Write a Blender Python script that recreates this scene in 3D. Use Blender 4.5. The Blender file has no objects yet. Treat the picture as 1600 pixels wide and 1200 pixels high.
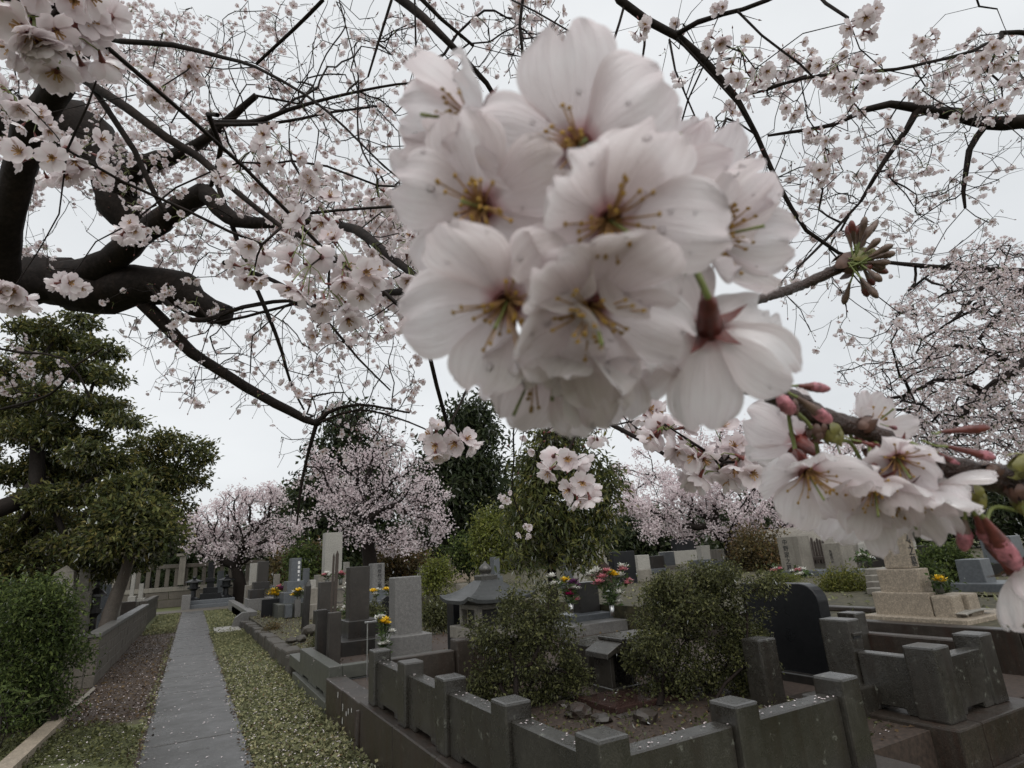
import bpy, bmesh, math, random
import numpy as np
from mathutils import Matrix, Vector
random.seed(7)
RNG = np.random.default_rng(11)
SC = bpy.context.scene
COL = SC.collection
PI = math.pi

# ------------------------------------------------------------------ camera
H = 1.55
FPX = 896.0                                   # focal length in photo pixels (1600 wide)
PIT, ROL, YAW = 0.29353, -0.06463, 0.50692
fw = np.array([math.sin(YAW)*math.cos(PIT), math.cos(YAW)*math.cos(PIT), math.sin(PIT)])
r0 = np.array([math.cos(YAW), -math.sin(YAW), 0.0]); u0 = np.cross(r0, fw)
CR = math.cos(ROL)*r0 + math.sin(ROL)*u0      # camera right
CU = -math.sin(ROL)*r0 + math.cos(ROL)*u0     # camera up
CF = fw
CAM = np.array([0, 0, H])
cd = bpy.data.cameras.new('camera'); cam = bpy.data.objects.new('camera', cd); COL.objects.link(cam)
cam.matrix_world = Matrix(((CR[0], CU[0], -CF[0], 0), (CR[1], CU[1], -CF[1], 0), (CR[2], CU[2], -CF[2], H), (0, 0, 0, 1)))
cd.sensor_width = 36; cd.lens = 36*FPX/1600; cd.clip_start = 0.01; cd.clip_end = 2000
cd.dof.use_dof = True; cd.dof.focus_distance = 1.0; cd.dof.aperture_fstop = 24.0
SC.camera = cam

# ------------------------------------------------------------------ overcast sky and soft sun
W = bpy.data.worlds.new('World'); SC.world = W; W.use_nodes = True
nt = W.node_tree; nt.nodes.clear()
wo = nt.nodes.new('ShaderNodeOutputWorld'); bg = nt.nodes.new('ShaderNodeBackground'); bg.inputs[1].default_value = 0.1
sky = nt.nodes.new('ShaderNodeTexSky'); sky.sky_type = 'NISHITA'; sky.sun_disc = False
SUN_EL, SUN_AZ = math.radians(52), math.radians(205)
sky.sun_elevation = SUN_EL; sky.sun_rotation = SUN_AZ; sky.dust_density = 3.0; sky.air_density = 1.0
tc = nt.nodes.new('ShaderNodeTexCoord')
mp = nt.nodes.new('ShaderNodeMapping'); mp.inputs['Scale'].default_value = (1, 1, 2.6)
nz = nt.nodes.new('ShaderNodeTexNoise'); nz.inputs['Scale'].default_value = 1.7; nz.inputs['Detail'].default_value = 5; nz.inputs['Roughness'].default_value = .5
rp = nt.nodes.new('ShaderNodeValToRGB'); rp.color_ramp.elements[0].position = .3; rp.color_ramp.elements[1].position = .72
rp.color_ramp.elements[0].color = (7.2, 7.45, 7.65, 1); rp.color_ramp.elements[1].color = (8.7, 8.9, 9.05, 1)
mx = nt.nodes.new('ShaderNodeMixRGB'); mx.inputs[0].default_value = .93
nt.links.new(tc.outputs['Generated'], mp.inputs[0]); nt.links.new(mp.outputs[0], nz.inputs[0]); nt.links.new(nz.outputs[0], rp.inputs[0])
nt.links.new(sky.outputs[0], mx.inputs[1]); nt.links.new(rp.outputs[0], mx.inputs[2])
nt.links.new(mx.outputs[0], bg.inputs[0]); nt.links.new(bg.outputs[0], wo.inputs[0])
sd = bpy.data.lights.new('sun', 'SUN'); sun = bpy.data.objects.new('sun', sd); COL.objects.link(sun)
sd.energy = 1.5; sd.angle = math.radians(70); sd.color = (1, .97, .93)
sun.rotation_euler = (math.radians(90)-SUN_EL, 0, math.radians(180)-SUN_AZ)
SC.view_settings.view_transform = 'Standard'; SC.view_settings.look = 'None'
SC.view_settings.exposure = 0.08; SC.view_settings.gamma = 1.0; SC.view_settings.use_curve_mapping = False
SC.cycles.max_bounces = 6; SC.cycles.diffuse_bounces = 3; SC.cycles.glossy_bounces = 2; SC.cycles.transmission_bounces = 4
SC.cycles.transparent_max_bounces = 6

# ------------------------------------------------------------------ picture -> place
def ray(px, py): return CF + CR*((px-800)/FPX) + CU*((600-py)/FPX)
def P(px, py, D): return CAM + ray(px, py)*D                 # point at depth D
def G(px, py, z=0.0): d = ray(px, py); return CAM + d*((z-H)/d[2])
def onX(px, py, x): d = ray(px, py); return CAM + d*(x/d[0])
def onY(px, py, y): d = ray(px, py); return CAM + d*(y/d[1])
def depth(p): return float(np.dot(np.asarray(p)-CAM, CF))
def proj(p):
    v = np.asarray(p)-CAM; D = v@CF
    return 800+FPX*(v@CR)/D, 600-FPX*(v@CU)/D, D

# ------------------------------------------------------------------ materials
def N(m, t, **k):
    n = m.node_tree.nodes.new(t)
    for a, b in k.items():
        if a in n.inputs.keys(): n.inputs[a].default_value = b
        else: setattr(n, a, b)
    return n
def L(m, a, b): m.node_tree.links.new(a, b)
def newmat(name):
    m = bpy.data.materials.new(name); m.use_nodes = True
    return m, m.node_tree.nodes['Principled BSDF']
def ramp(m, src, stops):
    r = N(m, 'ShaderNodeValToRGB'); cr = r.color_ramp
    while len(cr.elements) < len(stops): cr.elements.new(.5)
    for e, (p, c) in zip(cr.elements, stops):
        e.position = p; e.color = (c[0], c[1], c[2], 1) if hasattr(c, '__len__') else (c, c, c, 1)
    L(m, src, r.inputs[0]); return r.outputs[0]
def mixc(m, fac, a, b, mode='MIX'):
    n = N(m, 'ShaderNodeMixRGB', blend_type=mode)
    for s, v in ((0, fac), (1, a), (2, b)):
        if hasattr(v, 'links') or isinstance(v, bpy.types.NodeSocket): L(m, v, n.inputs[s])
        elif isinstance(v, (int, float)): n.inputs[s].default_value = v if s == 0 else (v, v, v, 1)
        else: n.inputs[s].default_value = (v[0], v[1], v[2], 1)
    return n.outputs[0]
def wpos(m, sc=(1, 1, 1)):
    g = N(m, 'ShaderNodeNewGeometry'); mp = N(m, 'ShaderNodeMapping'); mp.inputs['Scale'].default_value = sc
    L(m, g.outputs['Position'], mp.inputs[0]); return mp.outputs[0]
def noise(m, vec, sc, det=4, ro=.55):
    n = N(m, 'ShaderNodeTexNoise', Scale=sc, Detail=det, Roughness=ro); L(m, vec, n.inputs['Vector']); return n.outputs['Fac']
def bump(m, b, h, st, dist=.01):
    n = N(m, 'ShaderNodeBump', Strength=st, Distance=dist); L(m, h, n.inputs['Height']); L(m, n.outputs[0], b.inputs['Normal'])
def stone(name, col, speck=.25, spsc=260, stain=.5, rough=(.35, .6), lichen=.0, streak=True, bmp=.25, tint=(.05, .03, .02), spec=.5):
    m, b = newmat(name); b.inputs['Specular IOR Level'].default_value = spec; p = wpos(m)
    sp = noise(m, p, spsc, 2, .7); c = np.array(col)
    base = ramp(m, sp, [(.3, c*(1-speck)), (.5, c), (.7, c*(1+speck*1.3))])
    big = noise(m, p, 2.3, 6, .62)
    base = mixc(m, ramp(m, big, [(.35, stain*.8), (.62, 0.)]), base, c*.45, 'MIX')
    if streak:
        st = noise(m, wpos(m, (9, 9, .55)), 1.3, 5, .6)
        base = mixc(m, ramp(m, st, [(.5, 0.), (.75, stain)]), base, np.array(tint), 'MIX')
    md = noise(m, p, 26, 4, .65)
    base = mixc(m, ramp(m, md, [(.38, .55), (.62, 0.)]), base, c*.5, 'MIX')
    if lichen:
        li = noise(m, p, 14, 5, .7)
        base = mixc(m, ramp(m, li, [(.62, 0.), (.68, lichen)]), base, (.30, .31, .26), 'MIX')
    L(m, base, b.inputs['Base Color'])
    L(m, ramp(m, big, [(.3, rough[0]), (.7, rough[1])]), b.inputs['Roughness'])
    hh = mixc(m, .5, sp, md); bump(m, b, hh, bmp, .004)
    return m
M = {}
M['wet'] = stone('wet_grey_stone', (.044, .04, .033), .55, 130, .9, (.16, .4), .35, bmp=.7, tint=(.018, .011, .007), spec=.85)
M['brown'] = stone('brown_stained_stone', (.045, .035, .027), .45, 110, .95, (.3, .55), .2, tint=(.035, .014, .008), bmp=.7)
M['rough'] = stone('rough_old_stone', (.07, .062, .05), .35, 60, .6, (.6, .8), .35, bmp=.9)
M['granite'] = stone('grey_granite', (.165, .16, .153), .75, 120, .2, (.35, .5), 0, False, .12)
M['pale'] = stone('pale_granite', (.36, .345, .31), .2, 200, .25, (.45, .65), 0, False, .15)
M['palestreak'] = stone('weathered_pale_stone', (.24, .22, .185), .25, 110, .5, (.5, .7), .1, True, .25)
M['blue'] = stone('bluish_granite', (.115, .125, .135), .25, 260, .2, (.3, .45), 0, False, .08)
M['curb'] = stone('greenish_grey_granite', (.085, .087, .074), .22, 300, .3, (.35, .5), .05, True, .12, tint=(.07, .07, .055))
M['tan'] = stone('tan_granite', (.33, .275, .21), .4, 70, .2, (.5, .7), 0, False, .3)
M['dark'] = stone('dark_stone', (.026, .024, .022), .25, 220, .5, (.25, .45), .1, True, .2)
M['darkbrown'] = stone('dark_brown_stone', (.042, .036, .03), .2, 150, .6, (.35, .5), .1, True, .3, tint=(.028, .022, .018))
M['black'] = stone('polished_black_granite', (.012, .0125, .014), .3, 200, .3, (.25, .4), 0, False, .05, spec=.3)
M['block'] = stone('weathered_concrete', (.12, .105, .085), .3, 90, .75, (.6, .8), .1, True, .35, tint=(.07, .05, .04))
M['cap'] = stone('grey_cap_stone', (.12, .116, .108), .25, 150, .4, (.4, .6), .25, True, .3)
M['slab'] = stone('paving_concrete', (.058, .056, .053), .6, 70, .8, (.22, .5), .2, False, .5)
M['polred'] = stone('polished_red_brown_granite', (.05, .028, .024), .35, 240, .3, (.1, .25), 0, False, .05)
M['bark'] = stone('cherry_bark', (.02, .015, .013), .45, 60, .4, (.6, .85), .0, True, 1.0, spec=.12)
M['barkfar'] = stone('dark_bark', (.026, .021, .018), .3, 30, .3, (.6, .8), 0, False, .6, spec=.12)
M['barktan'] = stone('tan_bark', (.085, .07, .055), .3, 40, .5, (.6, .8), .15, True, .7)
M['sapling'] = stone('lichen_bark', (.07, .07, .06), .4, 40, .4, (.6, .8), .4, True, .6)
M['wood'] = stone('weathered_wood', (.06, .045, .036), .3, 60, .5, (.6, .8), 0, True, .4)
M['woodpale'] = stone('pale_wood', (.3, .27, .22), .2, 60, .3, (.6, .8), 0, True, .3)
def plain(name, col, ro=.5, var=.25, metal=0, sc=30):
    m, b = newmat(name); p = wpos(m); n = noise(m, p, sc, 4, .6); c = np.array(col)
    L(m, ramp(m, n, [(.3, c*(1-var)), (.7, c*(1+var))]), b.inputs['Base Color']); b.inputs['Roughness'].default_value = ro; b.inputs['Metallic'].default_value = metal; bump(m, b, n, .5, min(.01, .06/sc))
    return m
M['ink'] = plain('black_paint', (.015, .015, .016), .5)
M['white'] = plain('white_paint', (.7, .7, .68), .5, .08)
M['steel'] = plain('steel', (.5, .5, .5), .3, .1, 1)
M['plaque'] = plain('white_plaque', (.6, .6, .58), .4, .1)
M['stem'] = plain('green_stem', (.09, .13, .035), .5, .35, 0, 200)
M['pedicel'] = plain('pedicel_green', (.17, .2, .06), .45, .3, 0, 300)
M['calyx'] = plain('calyx_red', (.13, .032, .026), .38, .55, 0, 260)
M['budgreen'] = plain('bud_scale_green', (.15, .14, .035), .4, .45, 0, 260)
M['budbrown'] = plain('bud_scale_brown', (.1, .05, .035), .5, .4, 0, 260)
M['budpink'] = plain('bud_pink', (.38, .14, .165), .35, .7, 0, 420)
M['buddull'] = plain('bud_dull', (.12, .075, .055), .4, .4, 0, 200)
M['twig'] = stone('twig_bark', (.06, .032, .024), .5, 700, .5, (.35, .55), 0, False, 1.0)
M['anther'] = plain('anther_yellow', (.34, .2, .03), .6, .35, 0, 800)
M['filament'] = plain('filament', (.42, .25, .11), .5, .3, 0, 400)

def leafmat(name, stops, trans=.3, gloss=.12, rough=.4):
    m = bpy.data.materials.new(name); m.use_nodes = True; t = m.node_tree; t.nodes.clear()
    g = N(m, 'ShaderNodeNewGeometry'); n = noise(m, wpos(m), .9, 3)
    f = N(m, 'ShaderNodeMath', operation='MULTIPLY_ADD'); L(m, g.outputs['Random Per Island'], f.inputs[0]); f.inputs[1].default_value = .75
    f2 = N(m, 'ShaderNodeMath', operation='MULTIPLY_ADD'); L(m, n, f2.inputs[0]); f2.inputs[1].default_value = .5; f2.inputs[2].default_value = -.13
    L(m, f2.outputs[0], f.inputs[2])
    c = ramp(m, f.outputs[0], stops)
    d = N(m, 'ShaderNodeBsdfDiffuse'); tr = N(m, 'ShaderNodeBsdfTranslucent'); gl = N(m, 'ShaderNodeBsdfGlossy', Roughness=rough)
    L(m, c, d.inputs[0]); L(m, c, tr.inputs[0])
    a = N(m, 'ShaderNodeMixShader'); a.inputs[0].default_value = trans; L(m, d.outputs[0], a.inputs[1]); L(m, tr.outputs[0], a.inputs[2])
    b = N(m, 'ShaderNodeMixShader'); fr = N(m, 'ShaderNodeFresnel', IOR=1.35); mu = N(m, 'ShaderNodeMath', operation='MULTIPLY'); mu.inputs[1].default_value = gloss*4
    L(m, fr.outputs[0], mu.inputs[0]); L(m, mu.outputs[0], b.inputs[0])
    L(m, a.outputs[0], b.inputs[1]); L(m, gl.outputs[0], b.inputs[2])
    o = N(m, 'ShaderNodeOutputMaterial'); L(m, b.outputs[0], o.inputs[0]); return m
M['evergreen'] = leafmat('evergreen_leaf', [(.0, (.018, .024, .01)), (.28, (.045, .058, .02)), (.5, (.1, .115, .036)), (.72, (.18, .18, .055)), (1, (.27, .2, .065))])
M['conifer'] = leafmat('conifer_leaf', [(.0, (.014, .022, .01)), (.5, (.032, .046, .018)), (1, (.065, .078, .03))])
M['camellia'] = leafmat('camellia_leaf', [(.0, (.016, .025, .01)), (.4, (.048, .07, .022)), (.75, (.105, .14, .04)), (1, (.21, .24, .075))], .3, .07, .4)
M['boxwood'] = leafmat('small_shrub_leaf', [(.0, (.026, .026, .011)), (.4, (.06, .066, .026)), (.75, (.115, .12, .046)), (1, (.2, .19, .075))], .2, .14, .35)
M['nandina'] = leafmat('long_leaf', [(.0, (.024, .032, .012)), (.35, (.06, .075, .025)), (.7, (.14, .15, .045)), (1, (.26, .22, .07))], .3, .14, .35)
M['azalea'] = leafmat('azalea_leaf', [(.0, (.05, .06, .012)), (.5, (.12, .13, .025)), (1, (.24, .22, .06))])
M['yellowgreen'] = leafmat('yellow_green_leaf', [(.0, (.06, .075, .015)), (.5, (.13, .15, .03)), (1, (.24, .24, .06))])
M['redleaf'] = leafmat('reddish_leaf', [(.0, (.03, .028, .012)), (.35, (.075, .055, .024)), (.65, (.12, .1, .035)), (1, (.2, .085, .04))])
M['moss'] = leafmat('ground_cover_leaf', [(.0, (.065, .072, .036)), (.35, (.145, .152, .078)), (.65, (.235, .235, .125)), (.9, (.33, .305, .165)), (1, (.4, .32, .18))], .2, .08)
M['deadleaf'] = leafmat('dead_leaf', [(.0, (.03, .02, .013)), (.55, (.09, .058, .033)), (.9, (.2, .14, .07)), (1, (.32, .25, .13))], .15, .06)
M['blossomfar'] = leafmat('far_blossom', [(.0, (.6, .49, .51)), (.5, (.8, .71, .725)), (1, (.91, .86, .865))], .4, .0)
M['fallen'] = leafmat('fallen_petal', [(.0, (.6, .5, .5)), (1, (.82, .76, .76))], .2, .05)

def petalmat(name, trans=.62, base=.2, vein=True, c0=(.9, .825, .84), c1=(.95, .91, .915)):
    m = bpy.data.materials.new(name); m.use_nodes = True; t = m.node_tree; t.nodes.clear()
    uv = N(m, 'ShaderNodeUVMap'); sx = N(m, 'ShaderNodeSeparateXYZ'); L(m, uv.outputs[0], sx.inputs[0])
    g = N(m, 'ShaderNodeNewGeometry')
    isl = ramp(m, g.outputs['Random Per Island'], [(0, c0), (1, c1)])
    along = ramp(m, sx.outputs['Y'], [(0, (.45, .14, .15)), (.4*base, (.66, .4, .41)), (base, (.92, .87, .87)), (.7, (1, 1, 1)), (1, (.98, .95, .955))])
    c = mixc(m, 1.0, isl, along, 'MULTIPLY')
    d = N(m, 'ShaderNodeBsdfDiffuse'); tr = N(m, 'ShaderNodeBsdfTranslucent'); gl = N(m, 'ShaderNodeBsdfGlossy', Roughness=.35)
    if vein:
        mp = N(m, 'ShaderNodeMapping'); mp.inputs['Scale'].default_value = (14, 1.3, 1); L(m, uv.outputs[0], mp.inputs[0])
        v = noise(m, mp.outputs[0], 1.6, 4, .6)
        c = mixc(m, ramp(m, v, [(.36, .35), (.6, 0.)]), c, (.7, .61, .62))
        bm = N(m, 'ShaderNodeBump', Strength=.7, Distance=.0008); L(m, v, bm.inputs['Height'])
        for n_ in (d, tr, gl): L(m, bm.outputs[0], n_.inputs['Normal'])
    L(m, c, d.inputs[0]); L(m, c, tr.inputs[0])
    a = N(m, 'ShaderNodeMixShader'); a.inputs[0].default_value = trans; L(m, d.outputs[0], a.inputs[1]); L(m, tr.outputs[0], a.inputs[2])
    b = N(m, 'ShaderNodeMixShader'); fr = N(m, 'ShaderNodeFresnel', IOR=1.3); mu = N(m, 'ShaderNodeMath', operation='MULTIPLY'); mu.inputs[1].default_value = .3; L(m, fr.outputs[0], mu.inputs[0]); L(m, mu.outputs[0], b.inputs[0]); L(m, a.outputs[0], b.inputs[1]); L(m, gl.outputs[0], b.inputs[2])
    o = N(m, 'ShaderNodeOutputMaterial'); L(m, b.outputs[0], o.inputs[0]); return m
M['petal'] = petalmat('cherry_petal')
M['petalmid'] = petalmat('cherry_petal_small', .45, .17, False, (.77, .68, .695), (.86, .795, .805))
m = bpy.data.materials.new('water_drop'); m.use_nodes = True; m.node_tree.nodes.clear(); _t = N(m, 'ShaderNodeBsdfTransparent'); _g = N(m, 'ShaderNodeBsdfGlossy', Roughness=.06); _f = N(m, 'ShaderNodeFresnel', IOR=1.5); _x = N(m, 'ShaderNodeMixShader'); _o = N(m, 'ShaderNodeOutputMaterial')
L(m, _f.outputs[0], _x.inputs[0]); L(m, _t.outputs[0], _x.inputs[1]); L(m, _g.outputs[0], _x.inputs[2]); L(m, _x.outputs[0], _o.inputs[0]); M['drop'] = m

# ------------------------------------------------------------------ mesh building
class MB:
    """collects vertices and 3/4-sided faces, builds ONE mesh object"""
    def __init__(s): s.v = []; s.n = 0; s.f = []; s.uvs = []
    def add(s, v, f, mi=0, uv=None):
        v = np.asarray(v, float).reshape(-1, 3); f = np.asarray(f, int)
        s.v.append(v); s.f.append((f+s.n, mi)); s.n += len(v)
        s.uvs.append(np.zeros((len(v), 2)) if uv is None else np.asarray(uv, float))
    def mesh(s, name, mats, smooth=False):
        me = bpy.data.meshes.new(name); V = np.concatenate(s.v); U = np.concatenate(s.uvs)
        ls, tot, mi = [], [], []
        for f, k in s.f:
            ls.append(f.ravel()); tot.append(np.full(len(f), f.shape[1])); mi.append(np.full(len(f), k))
        ls = np.concatenate(ls); tot = np.concatenate(tot); mi = np.concatenate(mi)
        me.vertices.add(len(V)); me.vertices.foreach_set('co', V.ravel())
        me.loops.add(len(ls)); me.loops.foreach_set('vertex_index', ls)
        me.polygons.add(len(tot)); st = np.concatenate([[0], np.cumsum(tot)[:-1]])
        me.polygons.foreach_set('loop_start', st); me.polygons.foreach_set('loop_total', tot)
        me.polygons.foreach_set('material_index', mi); me.polygons.foreach_set('use_smooth', np.full(len(tot), smooth))
        if U.any():
            ul = me.uv_layers.new(name='UVMap'); ul.data.foreach_set('uv', U[ls].ravel())
        for m in (mats if isinstance(mats, (list, tuple)) else [mats]): me.materials.append(m)
        me.update(); me.validate(); return me
    def build(s, name, mats, parent=None, smooth=False, stuff=False):
        return link(name, s.mesh(name, mats, smooth), parent, stuff)
def link(name, me, parent=None, stuff=False):
    o = bpy.data.objects.new(name, me); COL.objects.link(o)
    if parent is not None:
        o.parent = parent
        q = parent; off = Vector((0, 0, 0))
        while q is not None: off -= q.location; q = q.parent
        o.location = off
    if stuff: o['kind'] = 'stuff'
    return o
def thing(name, label, cat, loc=(0, 0, 0), group=None):
    o = bpy.data.objects.new(name, None); COL.objects.link(o); o.location = Vector([float(a) for a in loc]); o.empty_display_size = .1
    o['label'] = label; o['category'] = cat
    if group: o['group'] = group
    return o
def tag(o, label, cat, group=None, kind=None):
    if label: o['label'] = label
    if cat: o['category'] = cat
    if group: o['group'] = group
    if kind: o['kind'] = kind
    return o
def struct(o): o['kind'] = 'structure'; return o
BOXF = [[0, 3, 2, 1], [4, 5, 6, 7], [0, 1, 5, 4], [1, 2, 6, 5], [2, 3, 7, 6], [3, 0, 4, 7]]
def boxmesh(name, x0, x1, y0, y1, z0, z1, mat, bev=.006, top=None, jit=0):
    """bevelled box; top=(sx,sy) shrinks the upper face (taper)"""
    bm = bmesh.new(); cx, cy = (x0+x1)/2, (y0+y1)/2; tx, ty = top if top else (1, 1)
    vs = []
    for z, sx, sy in ((z0, 1, 1), (z1, tx, ty)):
        for x, y in ((x0, y0), (x1, y0), (x1, y1), (x0, y1)):
            j = [random.uniform(-jit, jit) for _ in range(3)]
            vs.append(bm.verts.new((cx+(x-cx)*sx+j[0], cy+(y-cy)*sy+j[1], z+j[2])))
    for f in BOXF: bm.faces.new([vs[i] for i in f])
    if bev > 0: bmesh.ops.bevel(bm, geom=bm.edges[:], offset=bev, segments=2 if bev > .01 else 1, affect='EDGES', profile=.6)
    me = bpy.data.meshes.new(name); bm.to_mesh(me); bm.free(); me.materials.append(mat); return me
def box(name, x0, x1, y0, y1, z0, z1, mat, parent=None, bev=.006, top=None, jit=0):
    return link(name, boxmesh(name, min(x0, x1), max(x0, x1), min(y0, y1), max(y0, y1), z0, z1, mat, bev, top, jit), parent)
def prism(name, poly, ax, a0, a1, mat, parent=None, bev=.005):
    """outline poly [(t,z)] extruded along ax ('x': t is y; 'y': t is x)"""
    bm = bmesh.new(); F = []
    for a in (a0, a1): F.append([bm.verts.new((a, t, z) if ax == 'x' else (t, a, z)) for t, z in poly])
    n = len(poly); bm.faces.new(F[0]); bm.faces.new(F[1][::-1])
    for i in range(n): bm.faces.new([F[0][i], F[0][(i+1) % n], F[1][(i+1) % n], F[1][i]])
    bmesh.ops.recalc_face_normals(bm, faces=bm.faces[:])
    if bev: bmesh.ops.bevel(bm, geom=bm.edges[:], offset=bev, segments=1, affect='EDGES')
    me = bpy.data.meshes.new(name); bm.to_mesh(me); bm.free(); me.materials.append(mat); return link(name, me, parent)
def lathe(prof, n=16, c=(0, 0, 0), rot=0):
    v = []; f = []
    for r, z in prof:
        for i in range(n):
            a = 2*PI*i/n+rot; v.append((c[0]+r*math.cos(a), c[1]+r*math.sin(a), c[2]+z))
    for k in range(len(prof)-1):
        for i in range(n): f.append((k*n+i, k*n+(i+1) % n, (k+1)*n+(i+1) % n, (k+1)*n+i))
    return v, f
def smooth_path(pts, rad, step):
    """Catmull-Rom through pts with radii, resampled"""
    p = np.asarray(pts, float); r = np.asarray(rad, float)
    if len(p) == 2: p = np.array([p[0], (p[0]+p[1])/2, p[1]]); r = np.array([r[0], r.mean(), r[1]])
    q = np.vstack([2*p[0]-p[1], p, 2*p[-1]-p[-2]]); out = []; ro = []
    for i in range(len(p)-1):
        a, b, c, d = q[i:i+4]; n = max(1, int(np.linalg.norm(c-b)/step))
        for t in np.linspace(0, 1, n, endpoint=False):
            out.append(.5*(2*b+(c-a)*t+(2*a-5*b+4*c-d)*t*t+(3*b-a-3*c+d)*t**3)); ro.append(r[i]*(1-t)+r[i+1]*t)
    out.append(p[-1]); ro.append(r[-1]); return np.array(out), np.array(ro)
def tube(mb, pts, rad, n=5, mi=0, cap=True, rough=0):
    p = np.asarray(pts, float); r = np.broadcast_to(np.asarray(rad, float), (len(p),)); k = len(p)
    t = np.gradient(p, axis=0); t /= np.linalg.norm(t, axis=1)[:, None]+1e-12
    u = np.cross(t[0], (0, 0, 1.)) if abs(t[0][2]) < .9 else np.cross(t[0], (1., 0, 0)); u /= np.linalg.norm(u)
    V = []; A = np.arange(n)*2*PI/n; ca, sa = np.cos(A)[:, None], np.sin(A)[:, None]
    for i in range(k):
        u = u-t[i]*(u@t[i]); u /= np.linalg.norm(u)+1e-12; w = np.cross(t[i], u)
        rr = r[i]*(1+(RNG.uniform(-rough, rough, (n, 1)) if rough else 0))
        V.append(p[i]+(u*ca+w*sa)*rr)
    V = np.concatenate(V); i = np.arange(n); j = (i+1) % n
    F = np.concatenate([np.stack([a*n+i, a*n+j, (a+1)*n+j, (a+1)*n+i], 1) for a in range(k-1)])
    mb.add(V, F, mi)
    if cap:
        mb.add(np.vstack([V[-n:], p[-1]+t[-1]*r[-1]*.3]), np.stack([i, j, np.full(n, n)], 1), mi)
def unit(v): v = np.asarray(v, float); return v/(np.linalg.norm(v)+1e-12)
def randdir(n): d = RNG.normal(size=(n, 3)); return d/np.linalg.norm(d, axis=1)[:, None]

# ------------------------------------------------------------------ branching: grow from given nodes to scattered points
def grow(init, pts, bf=.3):
    pos = [np.asarray(a, float) for a in init]; par = [-1]*len(pos); pl = [0.]*len(pos)
    pts = np.asarray(pts, float); A = np.array(pos)
    d = np.linalg.norm(pts[:, None]-A[None], axis=2); who = d.argmin(1); cost = d.min(1); src = cost.copy()
    alive = np.ones(len(pts), bool)
    for _ in range(len(pts)):
        c = np.where(alive, cost, 1e9); i = int(c.argmin()); alive[i] = False
        pl.append(pl[who[i]]+np.linalg.norm(pts[i]-pos[who[i]])); par.append(int(who[i])); pos.append(pts[i]); k = len(pos)-1
        nc = np.linalg.norm(pts-pts[i], axis=1)+bf*pl[k]; b = nc < cost; cost[b] = nc[b]; who[b] = k
    return np.array(pos), np.array(par)
def twigs(mb, pos, par, n0, rtip, expo=.45, n=4, wob=.06, step=.08, rmax=9, mi=0):
    """emit smooth tubes; returns leaf node indices and direction per node"""
    N_ = len(pos); w = np.ones(N_); ch = [[] for _ in range(N_)]
    for i in range(N_-1, n0-1, -1): w[par[i]] += w[i]
    for i in range(n0, N_): ch[par[i]].append(i)
    rad = np.minimum(rtip*w**expo, rmax)
    dirs = np.zeros((N_, 3))
    for i in range(n0, N_): dirs[i] = unit(pos[i]-pos[par[i]])
    starts = []
    for i in range(N_):
        c = sorted(ch[i], key=lambda a: -w[a])
        for k, a in enumerate(c):
            if i < n0 or k > 0: starts.append((i, a))
    for a, b in starts:
        line = [pos[a], pos[b]]; rr = [rad[b], rad[b]]; x = b
        while ch[x]:
            y = max(ch[x], key=lambda q: w[q]); line.append(pos[y]); rr.append(rad[y]); x = y
        rr[-1] *= .6
        ln = []; lr = []
        for i in range(len(line)-1):
            ln.append(line[i]); lr.append(rr[i]); dd = line[i+1]-line[i]; l_ = np.linalg.norm(dd)
            if l_ > step*1.5: ln.append((line[i]+line[i+1])/2+RNG.normal(size=3)*l_*wob); lr.append((rr[i]+rr[i+1])/2)
        ln.append(line[-1]); lr.append(rr[-1])
        p, r = smooth_path(ln, lr, step); tube(mb, p, r, n, mi, cap=False)
    leaf = [i for i in range(n0, N_) if not ch[i]]
    return leaf, dirs, rad

# ------------------------------------------------------------------ foliage
def leaves(mb, pos, nrm, axis, Ln, Wd, mi=0, fold=.25):
    """folded diamond leaves: pos,nrm,axis (n,3), Ln,Wd (n,)"""
    n = len(pos); ax = axis/np.linalg.norm(axis, axis=1)[:, None]; sd = np.cross(nrm, ax); sd /= np.linalg.norm(sd, axis=1)[:, None]+1e-9; up = np.cross(ax, sd)
    Ln = np.broadcast_to(Ln, (n,))[:, None]; Wd = np.broadcast_to(Wd, (n,))[:, None]
    V = np.stack([pos, pos+ax*Ln*.45-sd*Wd*.5+up*Wd*fold, pos+ax*Ln-up*Ln*.1, pos+ax*Ln*.45+sd*Wd*.5+up*Wd*fold], 1).reshape(-1, 3)
    b = np.arange(n)[:, None]*4; F = np.concatenate([b+[[0, 1, 2]], b+[[0, 2, 3]]])
    mb.add(V, F, mi)
def inblobs(blobs, n, shell=.45):
    """blobs: (centre, (rx,ry,rz)) -> points and outward directions"""
    w = np.array([np.prod(r)**(2/3) for _, r in blobs]); k = RNG.choice(len(blobs), n, p=w/w.sum())
    d = randdir(n); f = RNG.random(n)**shell; C = np.array([c for c, _ in blobs])[k]; R = np.array([r for _, r in blobs])[k]
    return C+d*R*f[:, None], d
def lumpy(bl, n, k=.42, grow_=.9, base=.66):
    """break smooth blobs into many uneven lumps"""
    out = [(c, r*base) for c, r in bl]
    for _ in range(n):
        c, r = bl[int(RNG.integers(len(bl)))]; d = randdir(1)[0]; out.append((c+d*r*RNG.uniform(.5, 1.0)*grow_, r.mean()*k*RNG.uniform(.5, 1.15)*np.array([1.15, 1.15, .75])))
    return out
def pxblobs(lst, D, flat=1.0):
    out = []
    for b in lst:
        px, py, rx, ry = b[:4]; dd = D+(b[4] if len(b) > 4 else 0); s = dd/FPX
        c = P(px, py, dd); r = rx*s
        out.append((c, np.array([r, r*flat, ry*s])))
    return out
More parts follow.
